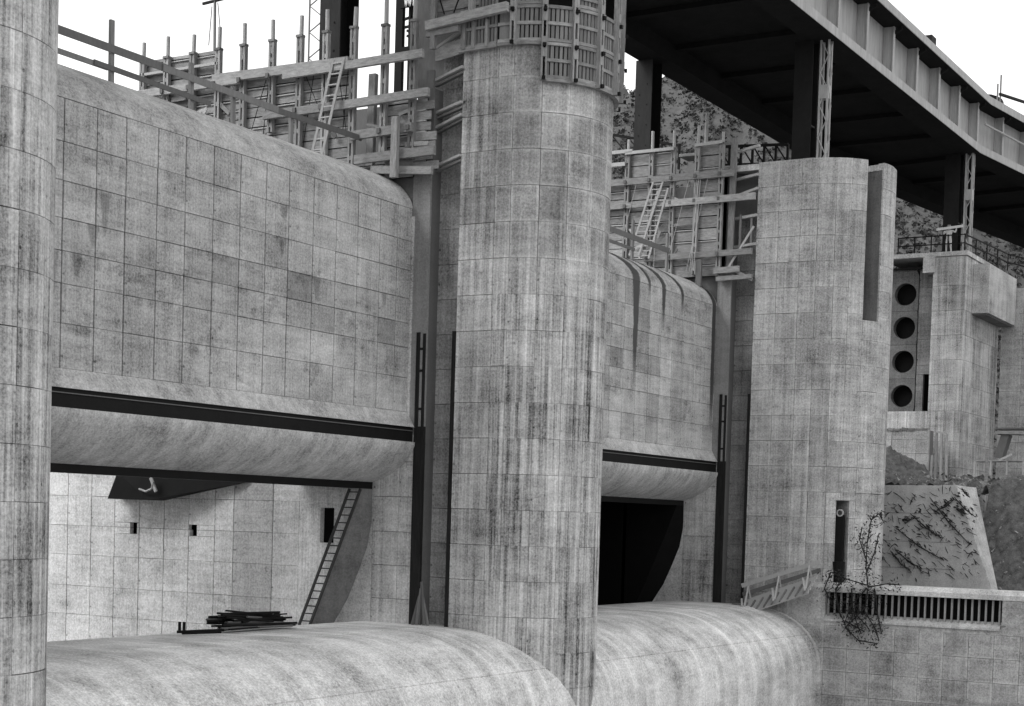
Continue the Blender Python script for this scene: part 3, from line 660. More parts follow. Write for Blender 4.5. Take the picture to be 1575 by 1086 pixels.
timber('brace', (X3-.5, 33.4, 16.9), (X3-.3, 32.0, 19.2), .08, .1, 'pole', fx); timber('brace', (X3-.4, 33.3, 17.2), (X3-.3, 32.0, 16.5), .08, .16, 'pole', fx)
for y in (32.9, 32.3): timber('prop', (X3+.1, y, 18.2), (X3+.1, y, 19.9), .1, .1, 'wood_d', fx)
MB().box((X3+3.8, 33.9, 16.9), (X3+4.1, 42, 22.4)).build('far_shutter', 'wood_d', fx)
MB().box((X3+.3, 34.6, 23.2), (X3+1.5, 36.6, 23.35)).build('platform', 'pole', fx)

# ------------------------------------------------------------------ curved shutters round the head of the centre pier
ns = thing('curved_shutter', 'ring of slatted timber shutters round the head of the centre pier', 'formwork', (X1+RN, YC, 19.5), 'timber formwork on the piers')
CXN = X1+RN
def polar(a, r, z): return Vector((CXN+r*math.cos(math.radians(a)), YC+r*math.sin(math.radians(a)), z))
def shutter(a0, a1, z0, z1):
    R = RN+.04
    am = (a0+a1)/2
    m = MB()
    pts = arc(CXN, YC, R, a0, a1, 4)+arc(CXN, YC, R+.03, a1, a0, 4)
    m.prism_z(pts, z0, z1); s_ = m.build('shutter_panel', 'steel', ns)
    for z in (z0+.05, (z0+z1)/2, z1-.06):
        m = MB(); pts = arc(CXN, YC, R+.025, a0+.6, a1-.6, 4)+arc(CXN, YC, R+.16, a1-.6, a0+.6, 4); m.prism_z(pts, z-.055, z+.055); m.build('rail', 'wood', s_)
    nsl = 6
    for k in range(nsl):
        a = a0+2.6+(a1-a0-5.2)*k/(nsl-1)
        timber('slat', polar(a, R+.07, z0+.1), polar(a, R+.07, z1-.1), random.uniform(.10, .125), .07, 'slat', s_, up=polar(a, 1, 0)-polar(a, 0, 0))
EDG = [-188.5, -167.5, -146.5, -125.5, -104.5, -83.5, -62.5, -41.5, -20.5, 0]
for a0_, a1_ in zip(EDG[1:-1], EDG[2:]):
    z0_ = 20.83 if a1_ <= -146 else 19.55
    if z0_ < 20: shutter(a0_, a1_, 19.55, 20.81)
    shutter(a0_, a1_, 20.83, 22.1)
    if a1_ <= -146: shutter(a0_, a1_, 22.12, 23.4)
shutter(-180, -167.5, 20.83, 22.1)
shutter(-125.5, -104.5, 22.12, 22.8)
for a in EDG[1:]:
    z0_ = 20.7 if a < -147 else 19.45
    r_ = RN+.25; m = MB()
    e = Vector((-math.sin(math.radians(a)), math.cos(math.radians(a)), 0)); u_ = Vector((math.cos(math.radians(a)), math.sin(math.radians(a)), 0))
    for s_ in (-.075, .075):
        m.beam(polar(a, r_, z0_)+e*s_, polar(a, r_, 23.3)+e*s_, .06, .2, up=u_)
    for z in (z0_+.95, z0_+1.35, z0_+2.2, z0_+2.75): m.beam(polar(a, r_+.04, z)-e*.1, polar(a, r_+.04, z)+e*.1, .14, .3)
    sb = m.build('strongback', 'woodv', ns)
    for z in (z0_+.05, z0_+1.2, z0_+2.45): MB().beam(polar(a, r_+.16, z)-e*.06, polar(a, r_+.16, z)+e*.06, .1, .12).build('bolt', 'steel', sb)
MB().prism_z(arc(CXN, YC, RN+.02, -146.5, 0, 24)+arc(CXN, YC, RN+.2, 0, -146.5, 24), 19.44, 19.54).build('bottom_rail', 'wood', ns)
MB().prism_z(arc(CXN, YC, RN+.02, -180, -146.5, 8)+arc(CXN, YC, RN+.2, -146.5, -180, 8), 20.72, 20.82).build('bottom_rail', 'wood', ns)
# flat flank of the shutter beside the slot
for k, y in enumerate((31.85, 31.45, 30.9)): timber('upright', (X1-.18, y, 20.75), (X1-.18, y, 21.7), .12, .14, 'woodv', ns, up=(1, 0, 0))
timber('bottom_rail', (X1-.14, 32.1, 20.75), (X1-.14, 30.5, 20.77), .16, .14, 'wood', ns)
MB().box((X1-.06, 30.5, 20.8), (X1, 32.05, 23.4)).build('flank_board', 'steel', ns)
for zr in (20.86, 21.46, 22.1, 22.7, 23.3): timber('rail', (X1-.12, 32.05, zr), (X1-.12, 30.5, zr), .12, .1, 'wood', ns)
for k in range(11): timber('slat', (X1-.1, 32.0-k*.142, 20.86), (X1-.1, 32.0-k*.142, 23.3), .06, .095, 'slat', ns, up=(0, 1, 0))
timber('waler', (X1-.42, 33.35, 21.72), (X1-.46, 29.9, 21.95), .2, .32, 'wood', ns); timber('waler', (X1-.3, 33.4, 21.45), (X1-.3, 32.0, 21.5), .16, .2, 'wood', ns)
for i in range(4): timber('plank', (X1-.15, 33.4, 22.0+i*.4), (X1-.15, 31.3, 22.05+i*.4), .05, .36, 'wood' if i % 2 else 'wood_d', ns, up=(.08, 0, 1))
timber('post', (X1-.3, 33.12, 20.9), (X1-.3, 33.12, 23.6), .2, .16, 'woodv', ns, up=(1, 0, 0)); timber('post', (X1-.3, 31.5, 21.9), (X1-.3, 31.5, 23.6), .2, .2, 'woodv', ns, up=(1, 0, 0))
timber('tie_rod', (X1-.45, 33.0, 23.2), (X1-.4, 32.6, 22.05), .04, .04, 'steel', ns); timber('tie_rod', (X1-.45, 31.7, 23.1), (X1-.4, 32.2, 22.05), .04, .04, 'steel', ns)

# ------------------------------------------------------------------ guard rails on the breast walls
gr = thing('guard_rail', 'crude two-plank timber guard rail along the top of the left breast wall', 'guard rail', (40, 36.2, 17), 'guard rails')
for px, zt, zb in ((171, 18.78, 16.9), (293, 18.4, 16.9), (358, 18.15, 16.9), (448, 17.95, 16.9)):
    x = P(px, 120, 1, 36.2).x if px < 200 else P(px, 190, 1, 36.2).x
    timber('post', (x, 36.2, zb), (x, 36.22, zt), .16, .1, 'wood_d', gr, up=(0, 1, 0))
    timber('stay', (x+.02, 36.25, 17.7), (x+.45, 36.6, 16.95), .1, .05, 'wood_d', gr)
timber('top_rail', (26, 36.12, 17.86), (38.6, 36.12, 17.9), .05, .24, 'wood_d', gr); timber('top_rail', (38.3, 36.06, 17.86), (44.0, 36.06, 17.86), .05, .22, 'wood_d', gr); timber('top_rail', (43.5, 36.12, 17.85), (48.9, 36.1, 17.95), .05, .2, 'wood_d', gr)
timber('middle_rail', (26, 36.14, 17.25), (36.0, 36.14, 17.28), .05, .16, 'wood_d', gr); timber('middle_rail', (35.4, 36.1, 17.3), (40.6, 36.1, 17.27), .05, .16, 'wood_d', gr)
gq = thing('guard_rail', 'short timber guard rail on the right breast wall beside the ladders', 'guard rail', (70, 36.2, 17), 'guard rails')
xs_ = [P(972, 395, 1, 36.2).x, P(1025, 410, 1, 36.2).x]
for x in xs_: timber('post', (x, 36.2, 16.9), (x, 36.2, 18.9), .18, .1, 'wood_d', gq, up=(0, 1, 0))
timber('top_rail', (56, 36.12, 18.05), (xs_[1]+.1, 36.12, 18.0), .05, .26, 'wood_d', gq); timber('middle_rail', (56, 36.12, 17.45), (xs_[0]+.1, 36.12, 17.45), .05, .16, 'wood_d', gq)

# ------------------------------------------------------------------ bridge over the piers
ZB = 29.1
br = thing('road_bridge', 'dark plate-girder road bridge crossing overhead on lattice columns', 'bridge', (80, 34, 23.3))
def frame_at(X):           # plan line of the bridge: straight, then swinging towards the right bank
    if X <= 108: return Vector((X, 0, 0)), Vector((0, 1, 0))
    a = math.radians(8); d = X-108; return Vector((108+d*math.cos(a), -d*math.sin(a), 0)), Vector((math.sin(a), math.cos(a), 0))
def brpt(X, Y, z):
    o_, nrm = frame_at(X); return o_+Vector((0, 0, z)) + (Vector((0, Y, 0)) if X <= 108 else Vector((0, 29.1, 0))+nrm*(Y-29.1))
STN = [20, 52, 80, 108, 130, 160]
def runner(name, poly, mat):
    m = MB(); n_ = len(poly); vs = [brpt(X, y, z) for X in STN for y, z in poly]
    fs = [(j*n_+i, j*n_+(i+1) % n_, (j+1)*n_+(i+1) % n_, (j+1)*n_+i) for j in range(len(STN)-1) for i in range(n_)]+[tuple(range(n_)), tuple(range((len(STN)-1)*n_, len(STN)*n_))]
    m.add(vs, fs); return m.build(name, mat, br)
runner('bottom_flange', [(29.08, ZB), (29.08, ZB+.5), (29.75, ZB+.52), (29.75, ZB)], 'girder')
runner('web', [(29.72, ZB+.4), (29.72, 32.3), (29.8, 32.3), (29.8, ZB+.4)], 'girder')
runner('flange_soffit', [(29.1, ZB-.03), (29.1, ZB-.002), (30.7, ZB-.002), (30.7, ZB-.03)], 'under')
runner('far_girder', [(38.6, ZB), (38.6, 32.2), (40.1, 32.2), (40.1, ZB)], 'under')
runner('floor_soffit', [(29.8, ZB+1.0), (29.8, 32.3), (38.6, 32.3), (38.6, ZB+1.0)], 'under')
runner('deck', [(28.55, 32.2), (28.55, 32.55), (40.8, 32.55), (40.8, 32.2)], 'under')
runner('deck_fascia', [(28.5, 32.2), (28.5, 32.62), (28.548, 32.62), (28.548, 32.2)], 'girder')
runner('kerb', [(28.6, 32.56), (28.6, 32.75), (28.9, 32.75), (28.9, 32.56)], 'girder')
X = 80.2
while X < 150:
    a_ = brpt(X, 29.12, 0); b_ = brpt(X, 29.71, 0)
    m = MB(); d_ = Vector((.05, 0, 0))
    m.add([a_-d_+Vector((0, 0, ZB+.505)), b_-d_+Vector((0, 0, ZB+.505)), b_-d_+Vector((0, 0, 32.19)), a_-d_+Vector((0, 0, 32.19)), a_+d_+Vector((0, 0, ZB+.505)), b_+d_+Vector((0, 0, ZB+.505)), b_+d_+Vector((0, 0, 32.19)), a_+d_+Vector((0, 0, 32.19))],
          [(0, 1, 2, 3), (7, 6, 5, 4), (0, 4, 5, 1), (1, 5, 6, 2), (2, 6, 7, 3), (3, 7, 4, 0)]); s_ = m.build('stiffener', 'girder', br)
    MB().beam(a_+Vector((0, 0, ZB+.51)), a_+Vector((0, 0, 32.185)), .3, .06, up=(0, 1, 0)).build('angle', 'girder', s_)
    MB().beam(brpt(X+.1, 28.7, 32.1), brpt(X+.1, 29.7, 31.6), .12, .2).build('bracket', 'under', s_)
    X += 4.5
for i in range(14):
    X = 50+i*6.2
    MB().beam(brpt(X, 30.0, ZB+.86), brpt(X, 38.5, ZB+.86), .5, .26).build('floor_beam', 'under', br)
pr = runner('pipe_rail', [(28.95, 30.95), (28.95, 31.05), (29.05, 31.05), (29.05, 30.95)], 'girder') if False else None
m = MB(); m.cyl(brpt(108.2, 28.95, 31.0), brpt(150, 28.95, 31.0), .07); m.build('service_pipe', 'girder', br)
def lattice(parent, x, y, z0, z1, wx=.9, wy=.9, mat_f='girder', plate=None):
    m = MB(); 
    for sx in (-1, 1):
        for sy in (-1, 1): m.beam((x+sx*wx/2, y+sy*wy/2, z0), (x+sx*wx/2, y+sy*wy/2, z1), .09, .09, up=(1, 0, 0))
    m.build('corner_angle', mat_f, parent)
    n_ = max(3, int((z1-z0)/.75))
    for face in range(2):
        m = MB()
        for i in range(n_):
            za, zb = z0+(z1-z0)*i/n_, z0+(z1-z0)*(i+1)/n_; s_ = 1 if i % 2 else -1
            if face == 0: m.beam((x-wx/2-.02, y-s_*wy/2, za), (x-wx/2-.02, y+s_*wy/2, zb), .03, .11, up=(1, 0, 0))
            else: m.beam((x-s_*wx/2, y-wy/2-.02, za), (x+s_*wx/2, y-wy/2-.02, zb), .03, .11, up=(0, 1, 0))
        m.build('lacing', mat_f, parent)
    MB().box((x-wx/2-.05, y-wy/2-.05, z0+(z1-z0)*.55), (x+wx/2, y+wy/2, z0+(z1-z0)*.55+.7)).build('tie_plate', mat_f, parent)
    MB().box((x-wx/2-.25, y-wy/2-.25, z0-.02), (x+wx/2+.25, y+wy/2+.25, z0+.12)).build('base_plate', 'steel_m', parent)
def bcol(label, x, y, z0, full):
    t = thing('bridge_column', label, 'column', (x, y, z0), 'steel bridge columns')
    hw = .55 if full else .36
    MB().box((x-hw, y+.3, z0), (x+hw, y+.42, ZB)).build('web_plate', 'under', t)
    MB().box((x-hw-.06, y-.25, z0), (x-hw, y+.75, ZB)).build('flange_plate', 'col' if full else 'under', t)
    MB().box((x+hw, y-.25, z0), (x+hw+.06, y+.75, ZB)).build('flange_plate', 'under', t)
    for z in (z0+.05, z0+2.3): MB().box((x-hw, y-.2, z), (x+hw, y+.3, z+.08)).build('diaphragm', 'col', t)
    if full:
        for k in range(20): MB().box((x-hw-.085, y+.0 if k % 2 else y+.45, z0+.3+k*.55), (x-hw-.06, (y+.0 if k % 2 else y+.45)+.05, z0+.36+k*.55)).build('rivet', 'under', t)
    return t
t = bcol('dark steel bridge column standing behind the left formwork', 52.18, 39.5, 17.0, True)
t = bcol('steel bridge column with riveted flange standing behind the right formwork', 80.0, 39.5, 17.0, True)
for lab, x, z0 in (('lattice steel bridge column on top of the right pier', 80.15, 22.42), ('lattice steel bridge column on the far abutment tower', 107.9, 22.2)):
    t = bcol(lab, x, 30.5, z0, False); lattice(t, x+.05, 29.72, z0, ZB, .42, .42)
t = thing('bridge_column', 'dark steel column rising behind the curved shutters at the top', 'column', (53.2, 33.0, 19.6), 'steel bridge columns')
MB().box((52.2, 32.6, 19.6), (54.0, 32.75, 29)).build('web_plate', 'under', t); MB().box((52.2, 32.4, 19.6), (52.3, 33.2, 29)).build('flange_plate', 'under', t)

# ------------------------------------------------------------------ grille wall running upstream from the right pier
gw = thing('grille_wall', 'low concrete wall with a long barred opening at the lower right', 'wall', (X3+.5, 20, -9))
wy = steps(27.6, 8.4, 16)[::-1]
wz = [-9.4+.0, -8.1, -6.8, -5.5, -4.3, -3.1, -1.95, -.82]
panels_plane(gw, 'X', X3, wy+[29.4], wz, t=.3, tonef=lambda a, z: random.uniform(.66, .96), streak=.3, edge=1.6)
panels_plane(gw, 'X', X3+.02, [8.4, 11, 13.6, 16.2, 18.9], [-.82, .85], t=.3, tonef=lambda a, z: random.uniform(.75, .9), streak=.3)
MB().box((X3+.01, 18.9, -.82), (X3+.6, 29.4, -.5)).build('sill_course', 'cap', gw)
MB().add([(X3-.12, 18.95, -.5), (X3+.5, 18.95, -.22), (X3+.5, 27.62, -.22), (X3-.12, 27.62, -.5), (X3-.12, 18.95, -.6), (X3-.12, 27.62, -.6), (X3+.5, 18.95, -.6), (X3+.5, 27.62, -.6)], [(0, 1, 2, 3), (0, 3, 5, 4), (0, 4, 6, 1), (3, 2, 7, 5)]).build('sill', 'cap', gw)
MB().box((X3+.02, 27.62, -.5), (X3+.6, 29.4, .85)).build('end_block', 'cap', gw)
nb = 27
for i in range(nb): 
    y = 27.5-(8.45)*i/(nb-1); MB().box((X3+.2, y-.042, -.35), (X3+.3, y+.042, .82)).build('bar', 'slot', gw)
MB().box((X3+.62, 8.4, -9.4), (X3+1.3, 29.0, 1.2)).build('backing', 'black', gw)  # black block paints the darkness behind the bars
MB().add([(X3-.02, 8.4, .85), (X3-.02, 29, .85), (X3-.02, 29, 1.08), (X3-.02, 8.4, 1.08), (X3+.18, 8.4, 1.3), (X3+.18, 29, 1.3), (X3+1.4, 29, 1.3), (X3+1.4, 8.4, 1.3), (X3+1.4, 29, .85), (X3+1.4, 8.4, .85)],
         [(0, 1, 2, 3), (3, 2, 5, 4), (4, 5, 6, 7), (6, 8, 9, 7), (8, 1, 0, 9)]).build('coping', 'cap', gw)

# walkway ramp from the crest up to the wall
rp = thing('timber_ramp', 'cleated timber gangway with handrail climbing from the crest to the grille wall', 'gangway', (X3-.6, 30, 0))
a_ = Vector((X3-.75, 31.6, .0)); b_ = Vector((X3-.75, 27.9, 1.38))
for k in (-.85, -.56, -.28, 0, .28): timber('tread_board', a_+Vector((k, 0, k*.62)), b_+Vector((k, 0, k*.62+random.uniform(-.02, .02))), .3, .06, 'pole', rp, up=(-.53, 0, .85))
for i in range(9):
    c = a_.lerp(b_, (i+.5)/9)+Vector((0, 0, .06)); timber('cleat', c-Vector((.98, 0, .6)), c+Vector((-.1, 0, -.02)), .08, .07, 'wood_d', rp)
for f_ in (.06, .5, .93):
    c = a_.lerp(b_, f_); timber('post', c+Vector((.45, 0, -.15)), c+Vector((.42, .25, 1.05)), .1, .07, 'pole', rp)
    timber('stay', c+Vector((-1.9, -.45, -.3)), c+Vector((-.2, .3, .22)), .1, .07, 'pole', rp); timber('stay', c+Vector((-1.2, -.25, -.25)), c+Vector((.4, .2, .85)), .08, .06, 'pole', rp)
timber('handrail', a_+Vector((.4, .35, .95)), b_+Vector((.4, -.1, .95)), .06, .22, 'pole', rp); timber('handrail', a_+Vector((.46, .3, .5)), b_+Vector((.46, -.1, .55)), .05, .2, 'wood_d', rp)
lp = tag(MB().beam((X3-1.1, 32.0, .03), (X3-.2, 31.2, .06), .6, .05).build('loose_board', 'wood_d', at=(X3-.6, 31.6, 0)), 'dark board lying on the crest at the foot of the gangway', 'board')

# ------------------------------------------------------------------ right bank: abutment tower and walls
ab = thing('abutment_tower', 'tall concrete abutment tower with four round ports at the right', 'tower', (108, 31, 5))
XA = 105.0
zA = [5.0, 6.6, 8.2, 9.9, 11.88, 13.6, 15.2, 16.8, 18.4, 20.0, 21.9]
panels_plane(ab, 'X', XA, [28.9, 29.95, 31.05], zA, t=.3, tonef=lambda a, z: random.uniform(.76, 1.0), streak=1.0)
panels_plane(ab, 'X', XA, [31.05, 32.4, 33.75, 35.2, 36.6], zA[:5], t=.3, tonef=lambda a, z: random.uniform(.74, .92), streak=1.0)
panels_plane(ab, 'X', XA+1.1, [31.05, 32.25], [11.9, 13.3, 15, 16.7, 18.4, 20.1, 21.3], [(31.1, 31.75, 11.9, 14.4)], t=.3, tonef=lambda a, z: random.uniform(.36, .5), streak=.6)  # tone lowered to put the recess shade into the panels
def port_plate(zc, z0, z1, y0, y1, yc, r):
    n_ = 24; m = MB(); vs = []; X = XA+1.05
    for i in range(n_):
        a = 2*math.pi*(i+.5)/n_; cy_, cz_ = math.cos(a), math.sin(a)
        s_ = min(((y1-yc) if cy_ > 0 else (yc-y0))/abs(cy_), ((z1-zc) if cz_ > 0 else (zc-z0))/abs(cz_))
        vs += [(X, yc+cy_*s_, zc+cz_*s_), (X, yc+cy_*r, zc+cz_*r), (X+.6, yc+cy_*r, zc+cz_*r)]
    fs = []
    for i in range(n_):
        j = (i+1) % n_; fs += [(3*i, 3*j, 3*j+1, 3*i+1), (3*i+1, 3*j+1, 3*j+2, 3*i+2)]
    return m.add(vs, fs)
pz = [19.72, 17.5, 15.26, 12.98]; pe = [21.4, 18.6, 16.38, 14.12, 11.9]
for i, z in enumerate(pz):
    o = port_plate(z, pe[i+1]+.01, pe[i]-.01, 32.27, 34.9, 33.15, .74).build('port', 'panel', ab); o.color = (.27, .5, 0, 1)  # same painted recess shade on the port plates
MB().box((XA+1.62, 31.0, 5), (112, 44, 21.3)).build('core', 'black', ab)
MB().box((XA+.25, 28.95, 4), (XA+1.6, 31.0, 21.9)).build('corner_core', 'core', ab)
MB().box((XA+.25, 31.0, 4), (XA+1.62, 44, 11.85)).build('lower_core', 'core', ab)
MB().box((XA-.12, 30.9, 20.9), (XA+1.5, 31.7, 21.95)).build('cap_bracket', 'cap', ab)
MB().box((XA-.1, 28.8, 21.92), (112, 34.5, 22.2)).build('top_slab', 'cap', ab)
panels_plane(ab, 'Y', 28.9, [XA+.1, 107.4, 109.6, 111.8, 113.8], zA, t=.3, tonef=lambda a, z: random.uniform(.8, 1.0), streak=1.2)
MB().box((XA+.4, 29.2, 4), (113.7, 30.5, 21.9)).build('front_core', 'core', ab)
timber('top_edge_beam', (XA+.9, 31.6, 21.35), (XA+.9, 36, 21.45), .1, .12, 'steel', ab)
# cantilever box on the front face
q0 = P(1495, 482, 1, 28.88); q1 = P(1519.5, 481, 0, q0.x); q2 = P(1561, 502, 1, q1.y)
cbx = thing('cantilever_box', 'pale cantilevered concrete box jutting from the abutment tower', 'balcony', (q0.x, q1.y, q1.z))
MB().box((q0.x, q1.y, q1.z), (q2.x, 28.88, q1.z+3.2)).build('box_body', 'cap', cbx)
MB().box((q0.x+.15, q1.y+.15, q1.z-.1), (q2.x-.15, 28.88, q1.z-.004)).build('soffit', 'shade_dark', cbx)  # dark sheet paints the shade on the box underside
# far wall beyond
fwl = thing('far_wall', 'distant panelled concrete wall at the right edge beyond the tower', 'wall', (114.5, 26, 4))
panels_plane(fwl, 'X', 114.2, steps(21.5, 28.8, 5), steps(5, 21, 9), t=.3, tonef=lambda a, z: random.uniform(.74, .95), streak=.4)
MB().box((114.5, 21.3, 4), (116, 28.8, 20.9)).build('core', 'core', fwl)
# railing on the tower
rl = thing('pipe_railing', 'thin dark pipe railing on top of the abutment tower', 'railing', (110, 28, 22.2))
pts = [Vector((105.2, 33.5, 22.2)), Vector((105.2, 29.1, 22.2)), Vector((112, 28.0, 21.9)), Vector((119, 24.5, 21.5))]
for u_, v_ in zip(pts[:-1], pts[1:]):
    for h_ in (.55, 1.1): timber('rail', u_+Vector((0, 0, h_)), v_+Vector((0, 0, h_)), .07, .07, 'steel', rl)
    for k in range(4): c = u_.lerp(v_, k/4); timber('post', c, c+Vector((0, 0, 1.15)), .07, .07, 'steel', rl)

# retaining wall between pier and bank, its battered end and the earth behind
rw = thing('retaining_wall', 'grey retaining wall strewn with brushwood behind the grille wall', 'wall', (90, 26, 0))
MB().prism_x([(22.3, -2), (22.5, .4), (24.86, 6.6), (31.6, 6.55), (31.6, -2)], 90.0, 90.6).build('face_slab', 'slab', rw)
MB().add([(90.02, 24.84, 6.62), (94.1, 24.8, 6.62), (90.9, 22.4, .35), (90.02, 22.42, .35), (90.02, 25.7, 6.62), (94.1, 25.7, 6.62), (90.9, 23.3, .35), (90.02, 23.3, .35)], [(0, 3, 2, 1), (4, 5, 6, 7), (0, 1, 5, 4), (1, 2, 6, 5), (2, 3, 7, 6), (3, 0, 4, 7)]).build('battered_end', 'cap', rw)
for z in (1.9, 3.4, 5.0): MB().box((89.985, 24.9, z), (90.0, 31.5, z+.02)).build('joint', 'core', rw)
# terraces of spoil
def mound(name, x0, x1, y0, y1, zf, nx=40, ny=40):
    vs = []; fs = []
    for i in range(nx+1):
        for j in range(ny+1):
            x = x0+(x1-x0)*i/nx; y = y0+(y1-y0)*j/ny; vs.append((x, y, zf(x, y)+(fbm(x*1.3, y*1.3)-.5)*1.0+(fbm(x*4, y*4)-.5)*.7))
    for i in range(nx):
        for j in range(ny): a = i*(ny+1)+j; fs.append((a, a+ny+1, a+ny+2, a+1))
    return MB().add(vs, fs).build(name, 'earth', smooth=True)
structure(mound('spoil_bank', 90.7, 104.9, 24.9, 34, lambda x, y: 6.3+max(0, (x-92))*.06+max(0, (y-25))*.12 + max(0, min(1, (y-29.0)/2.5))*1.6*max(0, 1-abs(x-99)/6), 60, 50))
structure(mound('earth_slope', 91.0, 135, -6, 24.6, lambda x, y: min(.2+(x-91)*1.15, 7.0+(x-98)*.06), 150, 110))
sb_ = MB()
for _ in range(2600):
    if random.random() < .25: x = random.uniform(91, 104); y = random.uniform(25, 32); z = 6.4+(x-92)*.06+max(0, (y-25))*.12
    else: x = random.uniform(91.2, 108); y = random.uniform(8, 24.3); z = min(.2+(x-91)*1.15, 7.0+(x-98)*.06)
    z += (fbm(x*1.3, y*1.3)-.5)*1.0+(fbm(x*4, y*4)-.5)*.7-.1; s_ = .05+random.uniform(.05, .3)*random.random()**2
    q = Vector((x, y, z+.1)); e1 = Vector([random.uniform(-1, 1) for _ in range(3)])*s_; e2 = Vector([random.uniform(-1, 1) for _ in range(3)])*s_; e3 = Vector([random.uniform(-1, 1) for _ in range(3)])*s_
    sb_.add([q, q+e1, q+e2, q+e3], [(0, 1, 2), (0, 2, 3), (0, 3, 1), (1, 3, 2)])
o = sb_.build('rubble', 'rock_d'); o['kind'] = 'stuff'; o['label'] = 'scattered pale stones on the earth below the tower'; o['category'] = 'rubble'
lw = thing('low_wall', 'rough low wall with a ragged top in front of the abutment tower', 'wall', (103, 33, 7))
panels_plane(lw, 'X', 103.0, steps(30.3, 36, 7), [7.2, 8.1, 9.0, 9.9, 10.55], t=.3, tonef=lambda a, z: random.uniform(.7, .86), streak=.3, wob=.03)
for i in range(12): timber('ragged_cap', (103.1, 30.4+i*.45, 10.55), (103.1, 30.75+i*.45, 10.58+random.uniform(-.05, .05)), .3, random.uniform(.1, .2), 'wood_d', lw)
MB().box((103.35, 30.3, 6.5), (104, 36, 10.5)).build('core', 'core', lw)
df = thing('timber_gate', 'narrow upright timber gateway standing on the earth by the low wall', 'gate', (100, 27.9, 6.7))
A_, B_ = P(1438, 745, 0, 100), P(1455, 745, 0, 100); T_, T2 = P(1441, 664, 0, 100), P(1456, 668, 0, 100)
for u_, v_ in ((A_, T_), (B_, T2), (P(1431, 745, 0, 100), P(1434, 700, 0, 100)), ((A_+B_)/2, (T_+T2)/2)): timber('post', u_, v_, .14, .12, 'woodv', df, up=(1, 0, 0))
timber('head', T_, T2, .14, .12, 'wood', df)
pst = tag(MB().beam(P(1516, 747, 0, 97), P(1519, 690, 0, 97), .16, .16, up=(1, 0, 0)).build('post', 'wood', at=P(1516, 747, 0, 97)), 'single timber post standing on the earth at right', 'post')
pf = thing('plank_platform', 'low plank platform on the earth bank at the right edge', 'platform', (104, 22, 8))
pa_, pb_ = P(1500, 716, 0, 103), P(1600, 716, 0, 103)
for k in range(4): timber('plank', pa_+Vector((k*.35, 0, .3)), pb_+Vector((k*.35, 0, .3)), .3, .1, 'wood', pf)
for k in range(5): c = pa_.lerp(pb_, k/4); timber('prop', c+Vector((-.1, 0, -.6)), c+Vector((-.1, 0, .25)), .1, .1, 'pole', pf)
timber('loose_plank', P(1537, 708, 0, 102.5), P(1556, 699, 0, 102.5), .1, .14, 'pole', pf)
fl = thing('timber_flume', 'flat timber flume deck with dark trestle at the right edge', 'flume', (105, 22, 9))
u_, v_ = P(1534, 660, 0, 105), P(1600, 660, 0, 105)
timber('deck', u_, v_, 1.2, .12, 'steel_m', fl); timber('deck', u_+Vector((0, 0, -.25)), v_+Vector((0, 0, -.3)), 1.2, .18, 'wood', fl)
timber('trestle_leg', P(1549, 668, 0, 105), P(1537, 705, 0, 105), .5, .9, 'steel_m', fl, up=(1, 0, 0))

# ------------------------------------------------------------------ brushwood and creeper at the right
def leaves(m, c, n_, spread, s_, along=None):
    for _ in range(n_):
        q = c+Vector([random.gauss(0, 1)*k for k in spread]); e1 = Vector([random.uniform(-1, 1) for _ in range(3)]).normalized()
        if along is not None: e1 = (along*1.6+e1*.8).normalized()
        e1 = e1*s_*random.uniform(.5, 1.3); e2 = Vector([random.uniform(-1, 1) for _ in range(3)]).normalized()*s_*.4
        m.add([q-e1, q+e2, q+e1, q-e2], [(0, 1, 2, 3)])
cr = thing('creeper', 'dark straggling creeper growing over the coping of the grille wall', 'plant', P(1335, 902, 0, X3-.1))
paths = [[(1335, 903), (1332, 870), (1334, 835), (1340, 800)], [(1333, 880), (1345, 850), (1352, 820)], [(1335, 905), (1330, 940), (1345, 965), (1352, 985)], [(1333, 905), (1310, 930), (1318, 960), (1325, 975)], [(1310, 930), (1300, 955), (1330, 972)], [(1333, 900), (1300, 890), (1278, 880)], [(1335, 903), (1365, 898), (1385, 900)], [(1340, 800), (1352, 790), (1360, 805)], [(1300, 890), (1285, 905), (1290, 940), (1300, 960)], [(1310, 905), (1312, 940), (1335, 965)], [(1330, 935), (1300, 965), (1320, 985), (1350, 990)], [(1345, 905), (1350, 945), (1356, 975)], [(1278, 880), (1268, 905), (1280, 930)], [(1332, 860), (1322, 830), (1326, 810)]]
st = MB(); lf = MB()
for pth in paths:
    w3 = [P(x, y, 0, X3-.12-random.uniform(0, .3)) for x, y in pth]
    for a_, b_ in zip(w3[:-1], w3[1:]):
        st.cyl(a_, b_, .04, .025, 5)
        for k in range(6): leaves(lf, a_.lerp(b_, k/6), 7, (.15, .2, .2), .1)
st.build('stem', 'twig', cr); lf.build('foliage', 'leaf', cr)['kind'] = 'stuff'
lines = [((1400, 790), (1448, 828)), ((1430, 765), (1492, 838)), ((1378, 812), (1452, 862)), ((1370, 848), (1402, 880)), ((1376, 845), (1412, 872)), ((1440, 785), (1468, 768)), ((1388, 800), (1405, 795)), ((1468, 765), (1500, 795)), ((1480, 752), (1492, 765)), ((1470, 780), (1485, 790))]
